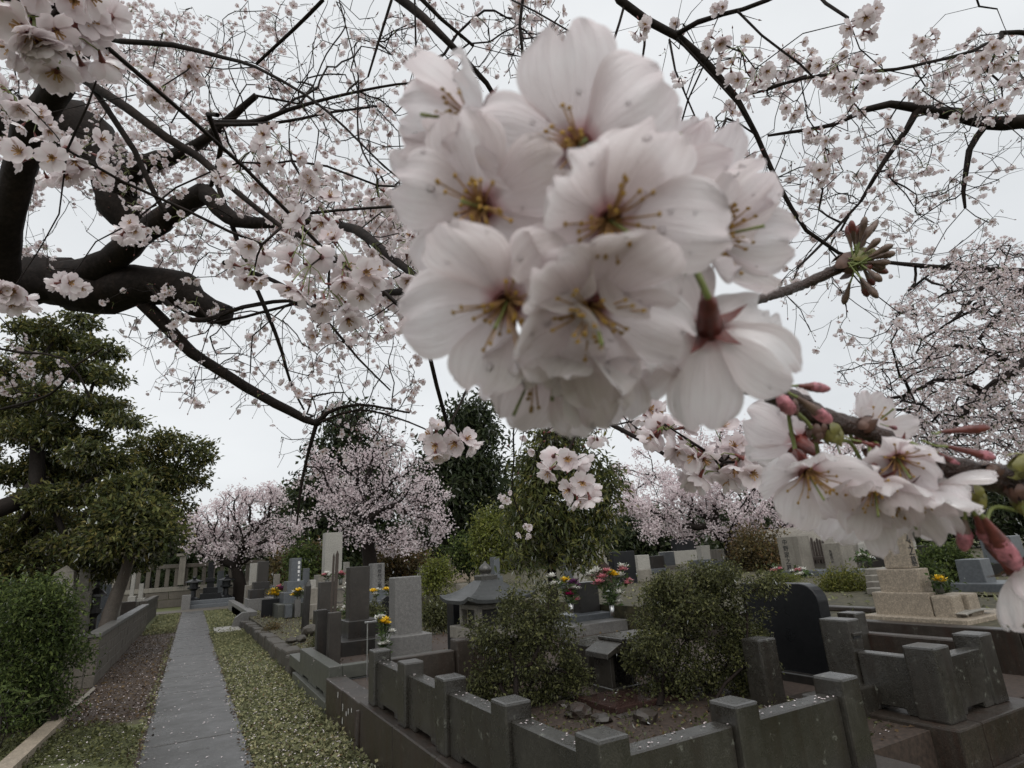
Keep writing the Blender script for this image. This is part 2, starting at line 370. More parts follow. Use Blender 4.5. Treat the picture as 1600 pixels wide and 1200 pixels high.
def foliage(mb, blobs, ns, per, Ln, Wd, spread, shell=.45, droop=.2, mi=0, lay=.0):
    c, d = inblobs(blobs, ns, shell)
    pos = np.repeat(c, per, 0)+RNG.normal(size=(ns*per, 3))*spread*np.array([1, 1, 1-lay]); out = np.repeat(d, per, 0)
    n = len(pos); ax = out*.6+randdir(n)*.8; ax[:, 2] -= droop; nr = randdir(n)*.7; nr[:, 2] += .9
    leaves(mb, pos, nr, ax, Ln*RNG.uniform(.6, 1.25, n), Wd*RNG.uniform(.7, 1.2, n), mi)
    return c
def plant(name, label, cat, base, blobs, ns, per, Ln, Wd, mat, spread, trunkmat=None, rtip=.004, nst=60, stems=1, shell=.45, group=None, droop=.2, lay=0, crown='crown', nfol=None, trunk='trunk', expo=.5):
    t = thing(name, label, cat, base, group)
    mb = MB(); c = foliage(mb, blobs, ns, per, Ln, Wd, spread, shell, droop, 0, lay)
    mb.build(crown, mat, t, stuff=True)
    if trunkmat:
        sel = c[RNG.choice(len(c), min(nst, len(c)), replace=False)]; base = np.asarray(base, float)
        cen = np.mean([b_[0] for b_ in blobs], 0); init = []
        for s in range(stems):
            o = np.array([RNG.normal()*.06*stems, RNG.normal()*.06*stems, 0]) if stems > 1 else np.zeros(3); init.append(base+o)
        mid = base+(cen-base)*np.array([.25, .25, .45])
        tb = MB(); pos, par = grow(init, np.vstack([[mid], sel]) if stems == 1 else sel, .35)
        twigs(tb, pos, par, len(init), rtip, expo, 5, .07, .3, 9)
        tb.build(trunk, trunkmat, t, smooth=True)
    return t
# ================================================================== ground, path
def groundmat():
    m, b = newmat('ground_soil_and_moss'); p = wpos(m); s = N(m, 'ShaderNodeSeparateXYZ'); L(m, p, s.inputs[0])
    n1 = noise(m, p, 3, 6, .65); n2 = noise(m, p, 40, 5, .7); n3 = noise(m, p, .8, 4, .6)
    soil = ramp(m, n2, [(.3, (.028, .018, .012)), (.55, (.055, .036, .025)), (.75, (.09, .062, .045))])
    moss = ramp(m, n2, [(.3, (.035, .045, .014)), (.5, (.085, .095, .03)), (.7, (.15, .15, .055))])
    # soil strip left of the path between y 8.5 and 20 m; moss and leaves elsewhere
    def step(sock, a, c):
        r = N(m, 'ShaderNodeMapRange'); r.inputs[1].default_value = a; r.inputs[2].default_value = c; L(m, sock, r.inputs[0]); return r.outputs[0]
    def mul(a, c):
        q = N(m, 'ShaderNodeMath', operation='MULTIPLY'); L(m, a, q.inputs[0]); L(m, c, q.inputs[1]); return q.outputs[0]
    jit = N(m, 'ShaderNodeMath', operation='MULTIPLY_ADD'); L(m, n1, jit.inputs[0]); jit.inputs[1].default_value = 2.4; L(m, s.outputs['Y'], jit.inputs[2])
    strip = mul(mul(step(jit.outputs[0], 9.7, 10.3), step(jit.outputs[0], 25, 23)), step(s.outputs['X'], .2, .1))
    far = step(n3, .4, .6)
    c = mixc(m, strip, moss, soil)
    L(m, c, b.inputs['Base Color']); b.inputs['Roughness'].default_value = .75; bump(m, b, mixc(m, .5, n1, n2), .8, .03); return m
M['ground'] = groundmat()
M['soil'] = plain('dark_soil', (.045, .03, .022), .75, .5, 0, 30)
M['mossbed'] = plain('mossy_bed', (.055, .048, .024), .85, .75, 0, 14)
g = MB(); g.add([(-300, -60, 0), (300, -60, 0), (300, 500, 0), (-300, 500, 0)], [[0, 1, 2, 3]]); struct(g.build('ground', M['ground']))

pth = struct(box('path', -.31, .59, -2, 34.6, -.05, .006, M['soil'], None, 0))
for i in range(24):
    y0 = -1.9+i*1.52; x0 = -.3+.006*i*.4
    s = box('paving_slab', x0+random.uniform(-.008, .008), x0+.885+random.uniform(-.008, .008), y0+.014, y0+1.506, -.03, .022+random.uniform(-.003, .004), M['slab'], pth, .007)
cp = struct(box('cross_path', -4, 5, 33.6, 36, -.02, .03, M['block'], None, .01))
pa = G(336, 991); pb = G(385, 977)
tag(box('stepping_slab', .72, 1.42, pa[1], pb[1]-.3, .0, .05, M['pale'], None, .02), 'pale concrete slab laid across the grass strip beside the path', 'slab')

# ================================================================== block wall left of the path
XW = -1.22
def bwall(name, label, y0, y1, ztop, bx, courses, L_, end_len, mat, capm, capz=.07):
    t = thing(name, label, 'wall', (bx-.1, y0, 0)); h = (ztop-capz)/courses
    for c in range(courses):
        y = y0+(0 if c % 2 else -L_*.45)
        while y < y1-.02:
            a, b_ = max(y, y0), min(y+L_, y1)
            if b_-a > .05: box('block', bx-.14+random.uniform(-.003, .003), bx+random.uniform(-.004, .003), a+.004, b_-.004, c*h+.004, (c+1)*h-.004, mat, t, .006)
            y += L_
        x = bx-.15
        while x > bx-end_len:
            box('block', x-L_+.004, x-.004, y0+random.uniform(-.003, .003), y0+.13, c*h+.004, (c+1)*h-.004, mat, t, .006); x -= L_
    box('backing', bx-.13, bx-.012, y0+.012, y1-.012, 0, ztop-capz-.003, M['rough'], t, 0)
    box('backing', bx-end_len, bx-.135, y0+.012, y0+.12, 0, ztop-capz-.003, M['rough'], t, 0)
    n = max(1, int((y1-y0)/1.2)); q = (y1-y0)/n
    for i in range(n): box('coping_stone', bx-.19, bx+.03, y0+i*q+(0 if i else -.03)+.003, y0+(i+1)*q-.003, ztop-capz, ztop+random.uniform(-.004, .004), capm, t, .012)
    x = bx-.195
    while x > bx-end_len: box('coping_stone', x-.9, x-.004, y0-.03, y0+.16, ztop-capz, ztop-.002, capm, t, .012); x -= .904
    return t
bwall('block_wall', 'weathered concrete block wall with grey coping left of the path', 12.0, 24.4, .81, XW, 4, .42, 3.4, M['block'], M['cap'])
zB = onX(240, 929, -1.3)
wB = bwall('block_wall', 'far stone plot wall with thick rough coping behind the concrete block wall', 24.7, 33.0, max(.9, zB[2]*24.7/zB[1] if zB[1] > 0 else 1), -1.3, 3, .9, 6.3, M['rough'], M['rough'], .16)
struct(box('plot_ground', -9, -1.37, 12.14, 24.6, 0, .22, M['soil'], None, 0)); struct(box('plot_ground', -12, -1.45, 24.85, 33, 0, .7, M['mossbed'], None, 0))
t = box('retaining_curb', -6.5, -1.4, 21.6, 21.8, .2, 1.0, M['brown'], None, .01); tag(t, 'low dark curb wall running behind the leaning sapling trunk', 'wall')
# edging stone and pale stake at the lower left
a, b_ = G(8, 1200), G(72, 1142)
d = unit(b_-a); nrm = np.array([-d[1], d[0], 0]); mb = MB(); A0 = a-d*1.4; B0 = b_+d*.15
V = []
for z in (0, .1):
    for q in (A0+nrm*.0, A0-nrm*.16, B0-nrm*.16, B0+nrm*.0): V.append((q[0], q[1], z))
mb.add(V, BOXF[:1]+BOXF[1:2]+[[0, 1, 5, 4], [1, 2, 6, 5], [2, 3, 7, 6], [3, 0, 4, 7]])
tag(mb.build('edging_stone', M['tan']), 'tan edging stone lying in the ground cover by the big left shrub', 'kerb')
a = G(101, 1122); mb = MB(); tp = onY(113, 1036, a[1]+.1); tube(mb, [a, tp], [.016, .016], 4); tag(mb.build('stake', M['woodpale']), 'thin pale wooden stake standing at the wall end beside the left shrub', 'stake')
a, b_ = G(103, 1118), G(145, 1080); mb = MB(); tube(mb, [a+[0, 0, .03], b_+[0, 0, .03]], [.03, .03], 4); tag(mb.build('edging_board', M['woodpale']), 'thin pale edging board on the soil below the block wall end', 'kerb')

# ================================================================== near grave enclosure (posts and panels on a base wall)
def weep(t0, t1, z0, z1, f=.5, h=.035):
    c = (t0+t1)/2; w = (t1-t0)*f/2; return [(t0, z0), (c-w, z0), (c-w+.012, z0+h), (c+w-.012, z0+h), (c+w, z0), (t1, z0), (t1, z1), (t0, z1)]
enc = thing('grave_enclosure', 'near dark wet stone grave enclosure of capped posts and panels on a base wall', 'fence', (1.43, 2.08, 0))
py = [2.08, 2.865, 3.69, 4.48, 5.32]
for y in py: box('post', 1.43, 1.585, y, y+.17, .43, .855+random.uniform(-.004, .004), M['wet'], enc, .014)
for i in range(4):
    prism('panel', weep(py[i]+.172, py[i+1]-.002, .43, .775), 'x', 1.46, 1.565, M['wet'], enc, .007)
px_ = [1.43, 2.19, 2.955]
for x in px_[1:]: box('post', x, x+.15, 2.085, 2.25, .43, .855, M['wet'], enc, .014)
for i in range(2): prism('panel', weep(px_[i]+.157, px_[i+1]-.002, .43, .772), 'y', 2.115, 2.225, M['wet'], enc, .007)
yy = [1.98, 2.9, 3.75, 4.62, 5.62]
for i in range(4): box('base_block', 1.385, 1.66, yy[i]+.002, yy[i+1]-.002, -.02, .43, M['brown'], enc, .009)
xx = [1.664, 2.45, 3.3]
for i in range(2): box('base_block', xx[i]+.002, xx[i+1]-.002, 1.98, 2.3, -.02, .43, M['brown'], enc, .009)
for x in (2.2, 2.98): box('post', x, x+.155, 5.32, 5.49, .43, .855, M['brown'], enc, .014)
box('panel', 1.588, 2.197, 5.36, 5.46, .43, .77, M['brown'], enc, .008); box('panel', 2.36, 2.977, 5.36, 5.46, .43, .77, M['brown'], enc, .008)
struct(box('soil_bed', 1.665, 5.9, 2.305, 5.6, 0, .4, M['soil'], None, 0))
# second enclosure with tall gate post, on the right
e2 = thing('grave_enclosure', 'right-hand dark stone grave enclosure with a tall slotted gate post', 'fence', (4.1, 2.25, 0))
box('post', 4.07, 4.26, 2.21, 2.4, .43, .855, M['wet'], e2, .014); box('post', 4.72, 4.9, 2.25, 2.42, .43, .855, M['wet'], e2, .014)
prism('panel', weep(2.402, 2.738, .43, .78, .55), 'x', 4.11, 4.21, M['wet'], e2, .007); prism('panel', weep(4.262, 4.718, .43, .775, .5), 'y', 2.26, 2.36, M['wet'], e2, .007)
gp = box('gate_post', 4.08, 4.22, 2.74, 2.96, .4, .985, M['wet'], e2, .012)
box('slot', 4.11, 4.19, 2.735, 2.742, .86, .875, M['ink'], gp, 0); box('slot_hood', 4.1, 4.2, 2.72, 2.738, .88, .9, M['wet'], gp, .003)
box('base_block', 4.0, 4.262, 2.14, 3.3, -.02, .43, M['brown'], e2, .012); box('base_block', 4.266, 5.02, 2.14, 2.46, -.02, .43, M['brown'], e2, .012)
box('base_block', 3.93, 4.55, 2.07, 2.136, -.02, .2, M['brown'], e2, .012); box('base_block', 4.555, 5.3, 2.05, 2.136, -.02, .2, M['rough'], e2, .012)
a, b_ = onX(1352, 989, 5.02), onX(1492, 1006, 5.02)
box('back_panel', 5.02, 5.13, b_[1], a[1]+.3, .3, a[2], M['brown'], e2, .01); box('post', 4.9, 5.05, a[1]-.02, a[1]+.14, .4, .93, M['wet'], e2, .012)
box('threshold_step', 3.31, 3.92, 2.1, 2.45, -.02, .16, M['brown'], e2, .012)
pk = G(1188, 1000, .85); tag(box('stone_pillar', pk[0]-.02, pk[0]+.17, pk[1], pk[1]+.17, .39, .85, M['wet'], None, .014), 'short square stone pillar at the right side of the low round shrub', 'pillar')
pk = G(1215, 1066, .6); tag(box('curb_stone', pk[0]-.1, pk[0]+.65, pk[1]-.42, pk[1]-.25, .39, .58, M['wet'], None, .012), 'low curb stone inside the gate between the two enclosures', 'kerb')
# curbs along the path, further on
cu = thing('granite_curb', 'light greenish grey granite plot curb on a step beside the path', 'kerb', (1.45, 7.3, 0))
for a0, a1 in ((7.25, 8.3), (8.304, 9.3)): prism('curb_panel', weep(a0, a1, .17, .5, .45, .035), 'x', 1.45, 1.6, M['curb'], cu, .005)
box('curb_panel', 1.603, 3.4, 7.25, 7.4, .36, .498, M['curb'], cu, .005); box('base_step', 1.4, 1.598, 7.2, 9.6, -.02, .168, M['curb'], cu, .006); box('base_step', 1.6, 3.4, 7.2, 7.42, -.02, .33, M['curb'], cu, .006); box('curb_panel', 1.45, 1.6, 9.305, 10.3, .17, .33, M['curb'], cu, .005)
bc = thing('brown_curb', 'brown stained stone curb with paint runs between the enclosure and the granite curb', 'kerb', (1.4, 5.7, 0))
for a0, a1 in ((5.63, 6.38), (6.384, 7.15)): box('curb_block', 1.4, 1.62, a0, a1, -.02, .405, M['brown'], bc, .015, None, .006)
for i in range(7):
    y = random.uniform(5.7, 6.5); z = random.uniform(.12, .34); box('paint_run', 1.391, 1.3935, y, y+.012, z, z+random.uniform(.02, .07), M['plaque'], bc, 0)
tag(link('downpipe', (lambda q: (tube(q, [(1.36, 5.6, 0), (1.37, 5.6, .1), (1.385, 5.61, .36)], [.03, .03, .03], 8), q.mesh('downpipe', M['brown'], True))[1])(MB())), 'short rusty pipe where the brown curb meets the near enclosure', 'pipe')
rc = thing('rough_curb', 'mossy rough old stone curb winding along the grass strip', 'kerb', (1.5, 11, 0))
y = 10.35
while y < 21:
    l = random.uniform(.4, .75); z = .3-.008*(y-10); box('curb_stone', 1.48+random.uniform(-.04, .03), 1.72, y, y+l-.015, -.02, z+random.uniform(-.03, .03), M['rough'], rc, .035, None, .018); y += l
x = 1.75
while x < 2.9: l = random.uniform(.3, .5); box('curb_stone', x, x+l-.015, 10.35, 10.6, .2, .36, M['rough'], rc, .03, None, .015); x += l
for i, (px, py_, s) in enumerate(((487, 990, .2), (505, 985, .13), (470, 1001, .12), (455, 1003, .1))):
    c = G(px, py_, .33); bm = bmesh.new(); bmesh.ops.create_icosphere(bm, subdivisions=2, radius=s)
    for v in bm.verts: v.co *= random.uniform(.78, 1.15); v.co.z *= .6
    for v in bm.verts: v.co += Vector(c)+Vector((0, 0, s*.3))
    me = bpy.data.meshes.new('rock'); bm.to_mesh(me); bm.free(); me.materials.append(M['rough']); o = link('rock', me)
    tag(o, ('largest dark garden rock in the mossy bed', 'small dark rock right behind the largest garden rock', 'flat rock in front of the largest garden rock', 'smallest rock at the front of the mossy bed')[i], 'rock', 'garden rocks in the mossy bed')
struct(box('plot_ground', 1.605, 5.95, 7.41, 10.3, 0, .34, M['soil'], None, 0)); struct(box('plot_ground', 1.7, 5.95, 10.31, 30, 0, .28, M['mossbed'], None, 0)); struct(box('plot_ground', 1.63, 5.95, 5.64, 7.19, 0, .35, M['soil'], None, 0))
fc = thing('granite_curb', 'low grey granite curb of the far plots beside the path end', 'kerb', (1.7, 21.5, 0))
for a0, a1 in ((21.2, 24), (24.005, 28), (28.005, 33)): box('curb_panel', 1.7, 1.95, a0, a1, -.02, .42, M['granite'], fc, .01)
prism('curb_panel', [(1.2, -.02), (1.698, -.02), (1.698, .44), (1.5, .44), (1.3, .3)], 'y', 20.9, 21.15, M['granite'], fc, .01)
# walls of the right plots
wr = thing('plot_wall', 'long dark red-brown plot wall in front of the tan grave', 'wall', (6.1, 3, 0))
a = onX(1341, 970, 6.1)
box('wall_panel', 6.1, 6.25, 0.4, 2.6, .0, .71, M['brown'], wr, .008); box('wall_panel', 6.1, 6.25, 2.605, 6.2, .0, .71, M['brown'], wr, .008); box('wall_foot', 6.0, 6.097, .2, 2.9, 0, .3, M['brown'], wr, .01)
struct(box('plot_ground', 6.252, 40, -8, 40, 0, .69, M['mossbed'], None, 0))
wt = thing('plot_wall', 'dark wall with a grass topped ledge behind the tan grave', 'wall', (9, 3, 0))
a, b_ = onX(1500, 940, 9.0), onX(1605, 937, 9.0)
box('wall_panel', 9.0, 9.3, -1, a[1]+.2, .69, a[2]-.02, M['brown'], wt, .01)
a = onX(1330, 962, 6.9); wq = box('plot_wall', 6.9, 7.05, a[1]-.25, a[1]+1.4, .69, onX(1330, 949, 6.9)[2], M['brown'], None, .01); tag(wq, 'low dark curb wall under the round yellow-green azalea', 'wall')

# ================================================================== graves
TXT = bpy.data.fonts.load('<builtin>') if False else None
def inscription(body, parent, o, right, up, size, mat, depth_=.004, vertical=True):
    c = bpy.data.curves.new('inscription', 'FONT'); c.body = '\n'.join(body) if vertical else body; c.size = size; c.extrude = depth_/2; c.align_x = 'CENTER'; c.align_y = 'TOP'; c.space_line = 1.0; c.resolution_u = 2
    ob = bpy.data.objects.new('tmp', c); COL.objects.link(ob); dg = bpy.context.evaluated_depsgraph_get(); me = bpy.data.meshes.new_from_object(ob.evaluated_get(dg)); bpy.data.objects.remove(ob)
    r, u = Vector(right), Vector(up); n = r.cross(u)
    me.transform(Matrix(((r.x, u.x, n.x, o[0]), (r.y, u.y, n.y, o[1]), (r.z, u.z, n.z, o[2]), (0, 0, 0, 1)))); me.materials.clear(); me.materials.append(mat)
    return link('inscription', me, parent)
def S(name, l, r, top, bot, ax, plane, th, mat, parent=None, bev=.008, tap=None, zb=None, ex=0):
    """stone block: picture span l..r, top..bot of its broad face on the plane; returns its box"""
    f = onY if ax == 'Y' else onX; mid = (l+r)/2
    A, B = f(l, bot, plane), f(r, bot, plane); z0 = f(mid, bot, plane)[2]; z1 = f(mid, top, plane)[2]
    if zb is not None: z0 = zb
    if ax == 'Y': bx = (A[0]-ex, B[0]+ex, plane, plane+th)
    else: bx = (plane, plane+th, min(A[1], B[1])-ex, max(A[1], B[1])+ex)
    o = box(name, *bx, z0, z1, mat, parent, bev, tap); o['bx'] = 0; del o['bx']; return o, (*bx, z0, z1)
def grave(label, tiers, ax='Y', cat='gravestone', group='gravestones of the cemetery', zb=.3):
    """tiers: (name,l,r,top,bot,plane,thick,mat[,taper]) from the tablet down; the lowest reaches the plot ground"""
    t0 = tiers[-1]; f = onY if ax == 'Y' else onX; t = thing('gravestone', label, cat, (*f((t0[1]+t0[2])/2, t0[4], t0[5])[:2], zb), group); out = []
    for i, q in enumerate(tiers): out.append(S(q[0], q[1], q[2], q[3], q[4], ax, q[5], q[6], M[q[7]], t, .008 if q[5] < 12 else .012, q[8] if len(q) > 8 else None, zb-.02 if i == len(tiers)-1 else None)[1])
    return t, out
# --- left group (behind the block wall)
t = thing('obelisk', 'tapering pale granite obelisk with pyramid top behind the left shrub', 'gravestone', (*onY(104, 935, 15.5)[:2], .2), 'gravestones of the cemetery')
A, B = onY(84, 940, 15.5), onY(122, 940, 15.5); z1 = onY(112, 893, 15.5)[2]; w = .62; x1 = onY(120, 940, 15.5)[0]
o = box('shaft', x1-w, x1, 15.5, 15.5+w, .2, z1, M['palestreak'], t, .01, (.55, .55)); cx, cy = x1-w/2, 15.5+w/2; h = w*.275
mb = MB(); mb.add([(cx-h, cy-h, z1), (cx+h, cy-h, z1), (cx+h, cy+h, z1), (cx-h, cy+h, z1), (cx, cy, z1+.14)], [[0, 1, 4], [1, 2, 4], [2, 3, 4], [3, 0, 4]]); mb.build('pyramid_tip', M['palestreak'], t)
grave('grey upright slab right beside the left obelisk', [('tablet', 120, 137, 889, 925, 16.6, .25, 'palestreak'), ('base', 116, 140, 925, 934, 16.5, .5, 'palestreak')], zb=.2)
def small_lantern(label, cx, top, bot, y, mat, w=.34, z0=.2):
    c = onY(cx, bot, y); h = onY(cx, top, y)[2]-z0; t = thing('stone_lantern', label, 'lantern', (c[0], y, z0), 'small stone lanterns'); x = c[0]
    for nm, pr in (('pedestal', [(0, 0), (.5, 0), (.5, .1), (.36, .14), (.2, .18), (.17, .42), (.3, .48), (.44, .5), (.44, .56), (0, .56)]), ('fire_box', [(0, .56), (.3, .56), (.3, .74), (0, .74)]), ('roof', [(0, .74), (.62, .745), (.6, .78), (.3, .84), (.12, .88), (.15, .92), (.1, .97), (0, 1)])):
        mb = MB(); v, f = lathe([(r*w, z*h) for r, z in pr], 8, (x, y, z0), PI/8); mb.add(v, f); mb.build(nm, mat, t)
small_lantern('small dark stone lantern between slabs behind the block wall', 150, 906, 936, 17, M['dark'])
lab = ['light grey slab left of the leaning trunk', 'low pale slab touching the leaning trunk', 'tall narrow pale post right of the leaning trunk', 'short pale post near the right end of the far plot wall', 'pale stone with a dark niche behind the leaning trunk', 'small brown grey slab beside the dark small lantern']
for i, (l, r, tp, bt, y, mt) in enumerate(((158, 171, 913, 934, 19, 'blue'), (172, 184, 918, 934, 19.5, 'palestreak'), (202, 208, 895, 932, 25.5, 'pale'), (215, 222, 912, 935, 25.6, 'pale'), (163, 186, 900, 916, 29, 'palestreak'), (138, 147, 908, 932, 18, 'palestreak'))):
    grave(lab[i], [('tablet', l, r, tp, bt, y, .25, mt), ('base', l-3, r+3, bt, bt+8, y-.12, .5, mt)], zb=.2 if y < 24 else .69)
# --- far balustrade fence and monument at the path end
t = thing('stone_balustrade', 'distant pale stone balustrade on a block wall at the end of the path', 'fence', (-1, 41, 0)); YF = 41.
A, B = onY(236, 930, YF), onY(326, 925, YF); zt, zr, zm = onY(285, 881, YF)[2], onY(285, 887, YF)[2], onY(285, 916, YF)[2]
box('top_rail', A[0]-2, B[0]+3, YF, YF+.4, zr, zt, M['block'], t, .02); box('bottom_rail', A[0]-2, B[0]+3, YF-.1, YF+.5, zm-.25, zm, M['palestreak'], t, .02)
x = A[0]-1.8
while x < B[0]+2.9: box('baluster', x, x+.22, YF+.05, YF+.3, zm, zr, M['block'], t, .02); x += .48
for c in range(2):
    x = A[0]-2+c*.5
    while x < B[0]+3: box('stone_block', x, x+1.18, YF-.06, YF+.5, c*(zm-.25)/2+.01, (c+1)*(zm-.25)/2-.01, M['block'], t, .02); x += 1.2
q, _ = S('pillar', 277, 287, 869, 914, 'Y', YF-.3, .6, M['palestreak'], t); S('pillar_cap', 275, 289, 865, 869, 'Y', YF-.38, .76, M['palestreak'], q)
grave('tall black monument on stepped plinth near the path end', [('shaft', 324, 333, 878, 905, 37.5, .5, 'black'), ('collar', 321, 336, 903, 909, 37.3, .8, 'black'), ('shaft_foot', 323, 334, 909, 918, 37.4, .6, 'black'), ('plinth', 317, 340, 918, 927, 37.1, 1., 'black'), ('plinth', 312, 345, 927, 934, 36.9, 1.4, 'black')], zb=.4)
small_lantern('black lantern left of the tall black monument', 301, 900, 936, 37, M['black'], .75, .35); small_lantern('black lantern right of the tall black monument against the cherry trunk', 352, 897, 934, 37.2, M['black'], .75, .35)
grave('pale leaning grey stone just right of the tall black monument', [('tablet', 338, 348, 892, 924, 39, .5, 'blue'), ('base', 335, 350, 924, 932, 38.9, .8, 'blue')], zb=.4)
st = thing('stone_steps', 'two low dark steps leading to the black monument', 'steps', (1.5, 36.2, 0))
A, B = onY(297, 940, 36), onY(358, 936, 36); box('step', A[0], B[0]+.3, 36.05, 36.6, 0, .22, M['blue'], st, .02); box('step', A[0], B[0]+.3, 36.4, 40, .22, .42, M['blue'], st, .02)
q, _ = S('granite_block', 283, 297, 930, 946, 'Y', 35.8, .6, M['granite'], zb=0); tag(q, 'light granite block at the left end of the dark steps', 'block')
# --- middle group along the curb
t, o = grave('dark square headstone on dark tiers beside the far cherry trunk', [('tablet', 402, 419, 877, 909, 24.5, .45, 'darkbrown'), ('tier', 396, 421, 909, 921, 24.3, .8, 'dark'), ('tier', 390, 413, 921, 935, 24.1, 1., 'dark'), ('base', 386, 428, 935, 958, 23.9, 1.4, 'granite')])
grave('pale slab close behind the dark square headstone', [('tablet', 390, 403, 880, 914, 26, .45, 'pale'), ('base', 384, 405, 914, 925, 25.8, .7, 'palestreak')])
q, _ = S('name_slab', 408, 436, 936, 962, 'Y', 20.2, .14, M['black'], zb=.28); tag(q, 'wide black polished name slab in front of the dark square headstone', 'slab')
t, o = grave('bluish grey headstone with white lettering on stepped tiers', [('tablet', 454, 470, 872, 908, 19.6, .5, 'blue'), ('tier', 448, 474, 908, 925, 19.4, .8, 'blue'), ('tier', 443, 477, 925, 943, 19.2, 1.1, 'blue'), ('base', 434, 484, 943, 960, 18.9, 1.6, 'curb')])
b = o[0]; inscription('山田家之墓', t, ((b[1]-b[0])*.78+b[0], b[2]-.004, b[5]-.06), (1, 0, 0), (0, 0, 1), .14, M['white'], .006) if False else None
for i in range(5):
    z = b[5]-.1-i*.13; box('lettering', b[0]+(b[1]-b[0])*.66, b[0]+(b[1]-b[0])*.86, b[2]-.004, b[2]+.001, z-.085, z, M['white'], t, 0) if i != 3 else box('lettering', b[0]+(b[1]-b[0])*.7, b[0]+(b[1]-b[0])*.82, b[2]-.004, b[2]+.001, z-.05, z, M['white'], t, 0)
q, _ = S('incense_stone', 446, 457, 945, 955, 'Y', 18.6, .3, M['blue'], zb=.3); tag(q, 'small grey incense stone in front of the bluish headstone', 'stone')
q, _ = S('vase_stone', 461, 470, 937, 949, 'Y', 18.5, .25, M['granite'], zb=.3); tag(q, 'small light vase stone under the white and yellow flowers', 'stone')
grave('small pale square pillar between the bluish headstone and the tall pale one', [('tablet', 484, 493, 906, 933, 18, .3, 'pale'), ('tier', 484, 500, 919, 944, 17.6, .6, 'palestreak'), ('base', 483, 508, 944, 966, 17.2, .9, 'palestreak')])
t = thing('wooden_post', 'dark pointed weathered post leaning beside the mossy bed', 'post', (*G(478, 970, .3)[:2], .28)); c = onY(477, 968, 14.5)
mb = MB(); z1 = onY(480, 905, 14.5)[2]; tube(mb, [(c[0], 14.5, .26), (c[0]+.03, 14.5, z1-.15), (c[0]+.05, 14.5, z1)], [.085, .08, .012], 5); mb.build('post', M['dark'], t)
t, o = grave('tallest pale granite headstone with a round crest on its base', [('tablet', 507, 534, 832, 897, 22, .55, 'pale'), ('tier', 497, 540, 897, 920, 21.8, .9, 'palestreak'), ('tier', 503, 548, 918, 945, 21.5, 1.2, 'palestreak'), ('base', 494, 554, 945, 962, 21.2, 1.6, 'palestreak')])
b = o[2]; mb = MB(); R_ = .22; tube(mb, [((b[0]+b[1])/2+.1+R_*math.cos(a), b[2]-.005, (b[4]+b[5])/2+R_*math.sin(a)) for a in np.linspace(0, 2*PI, 25)], [.016], 4, cap=False); mb.build('round_crest', M['cap'], t)
grave('dark narrow slab behind the two upright dark stone boards', [('tablet', 499, 522, 909, 954, 14.6, .3, 'darkbrown'), ('base', 495, 526, 954, 966, 14.5, .5, 'dark')])
for i, (px, tp, w) in enumerate(((516.2, 864, .016), (521.8, 860, .024))):
    y = 9.5; c = onY(px, 960, y); z1 = onY(px+2, tp, y)[2]
    o = prism('grave_tablet_board', [(c[0]-w, .33), (c[0]+w, .33), (c[0]+w+.03, z1-.06), (c[0]+.03, z1), (c[0]-w+.03, z1-.06)], 'y', y, y+.02, M['wood'], None, .002)
    tag(o, ('thinner wooden memorial board standing behind the dark stone boards', 'thicker wooden memorial board standing behind the dark stone boards')[i], 'board', 'tall wooden memorial boards')
for i, (l, r, tp, bt, y) in enumerate(((494, 510, 953, 1024, 8.95), (513, 532, 957, 1034, 8.5))):
    q, _ = S('stone_board', l, r, tp, bt, 'Y', y, .14, M['dark' if i == 0 else 'darkbrown'], None, .006, None, .33); tag(q, ('left of two upright dark stone boards by the granite curb', 'right, wider upright stone board at the granite curb corner')[i], 'slab', 'upright dark stone boards')
t, o = grave('broad dark brown streaked headstone on two dark tiers', [('tablet', 546, 577, 885, 969, 9.6, .28, 'darkbrown', (1.03, 1)), ('tier', 544, 592, 969, 1001, 9.4, .6, 'dark'), ('base', 533, 596, 1000, 1026, 9.1, 1.1, 'dark')])
t, o = grave('light granite headstone with vertical black characters behind the dark headstone', [('tablet', 582, 601, 880, 919, 15.2, .4, 'granite'), ('tier', 577, 614, 919, 938, 15, .7, 'blue'), ('base', 572, 618, 938, 958, 14.8, 1., 'blue')])
b = o[0]; inscription('同泰然之墓', t, (b[0]+(b[1]-b[0])*.58, b[2]-.003, b[5]-.03), (1, 0, 0), (0, 0, 1), (b[5]-b[4])/5.2, M['ink'])
t = thing('name_slab', 'dark round-shouldered slab left of the speckled granite headstone', 'slab', (*onY(606, 965, 12)[:2], .3)); A, B, C_ = onY(595, 966, 12), onY(619, 966, 12), onY(600, 932, 12)
w = B[0]-A[0]; prism('slab', [(A[0], .28), (B[0], .28), (B[0], C_[2]), (A[0]+w*.35, C_[2]), (A[0]+w*.12, C_[2]-.05), (A[0], C_[2]-.16)], 'y', 12, 12.12, M['black'], t, .006)
t, o = grave('speckled grey granite headstone on a wide granite base', [('tablet', 617.5, 660, 901, 993, 8.2, .3, 'granite'), ('base', 606, 676, 993, 1021, 8.0, .62, 'granite')], zb=.33)
t = thing('plot_marker', 'slim metal marker post with a white plate beside the near enclosure', 'sign', (*G(575, 1012, .4)[:2], .36)); c = onY(574, 1008, 7.0)
mb = MB(); z1 = onY(573, 971, 7.)[2]; tube(mb, [(c[0], 7, .35), (c[0], 7, z1)], [.008, .008], 6); mb.build('post', M['steel'], t); box('plate', c[0]-.035, c[0]+.1, 6.975, 7.01, z1-.02, z1, M['steel'], t, .003)
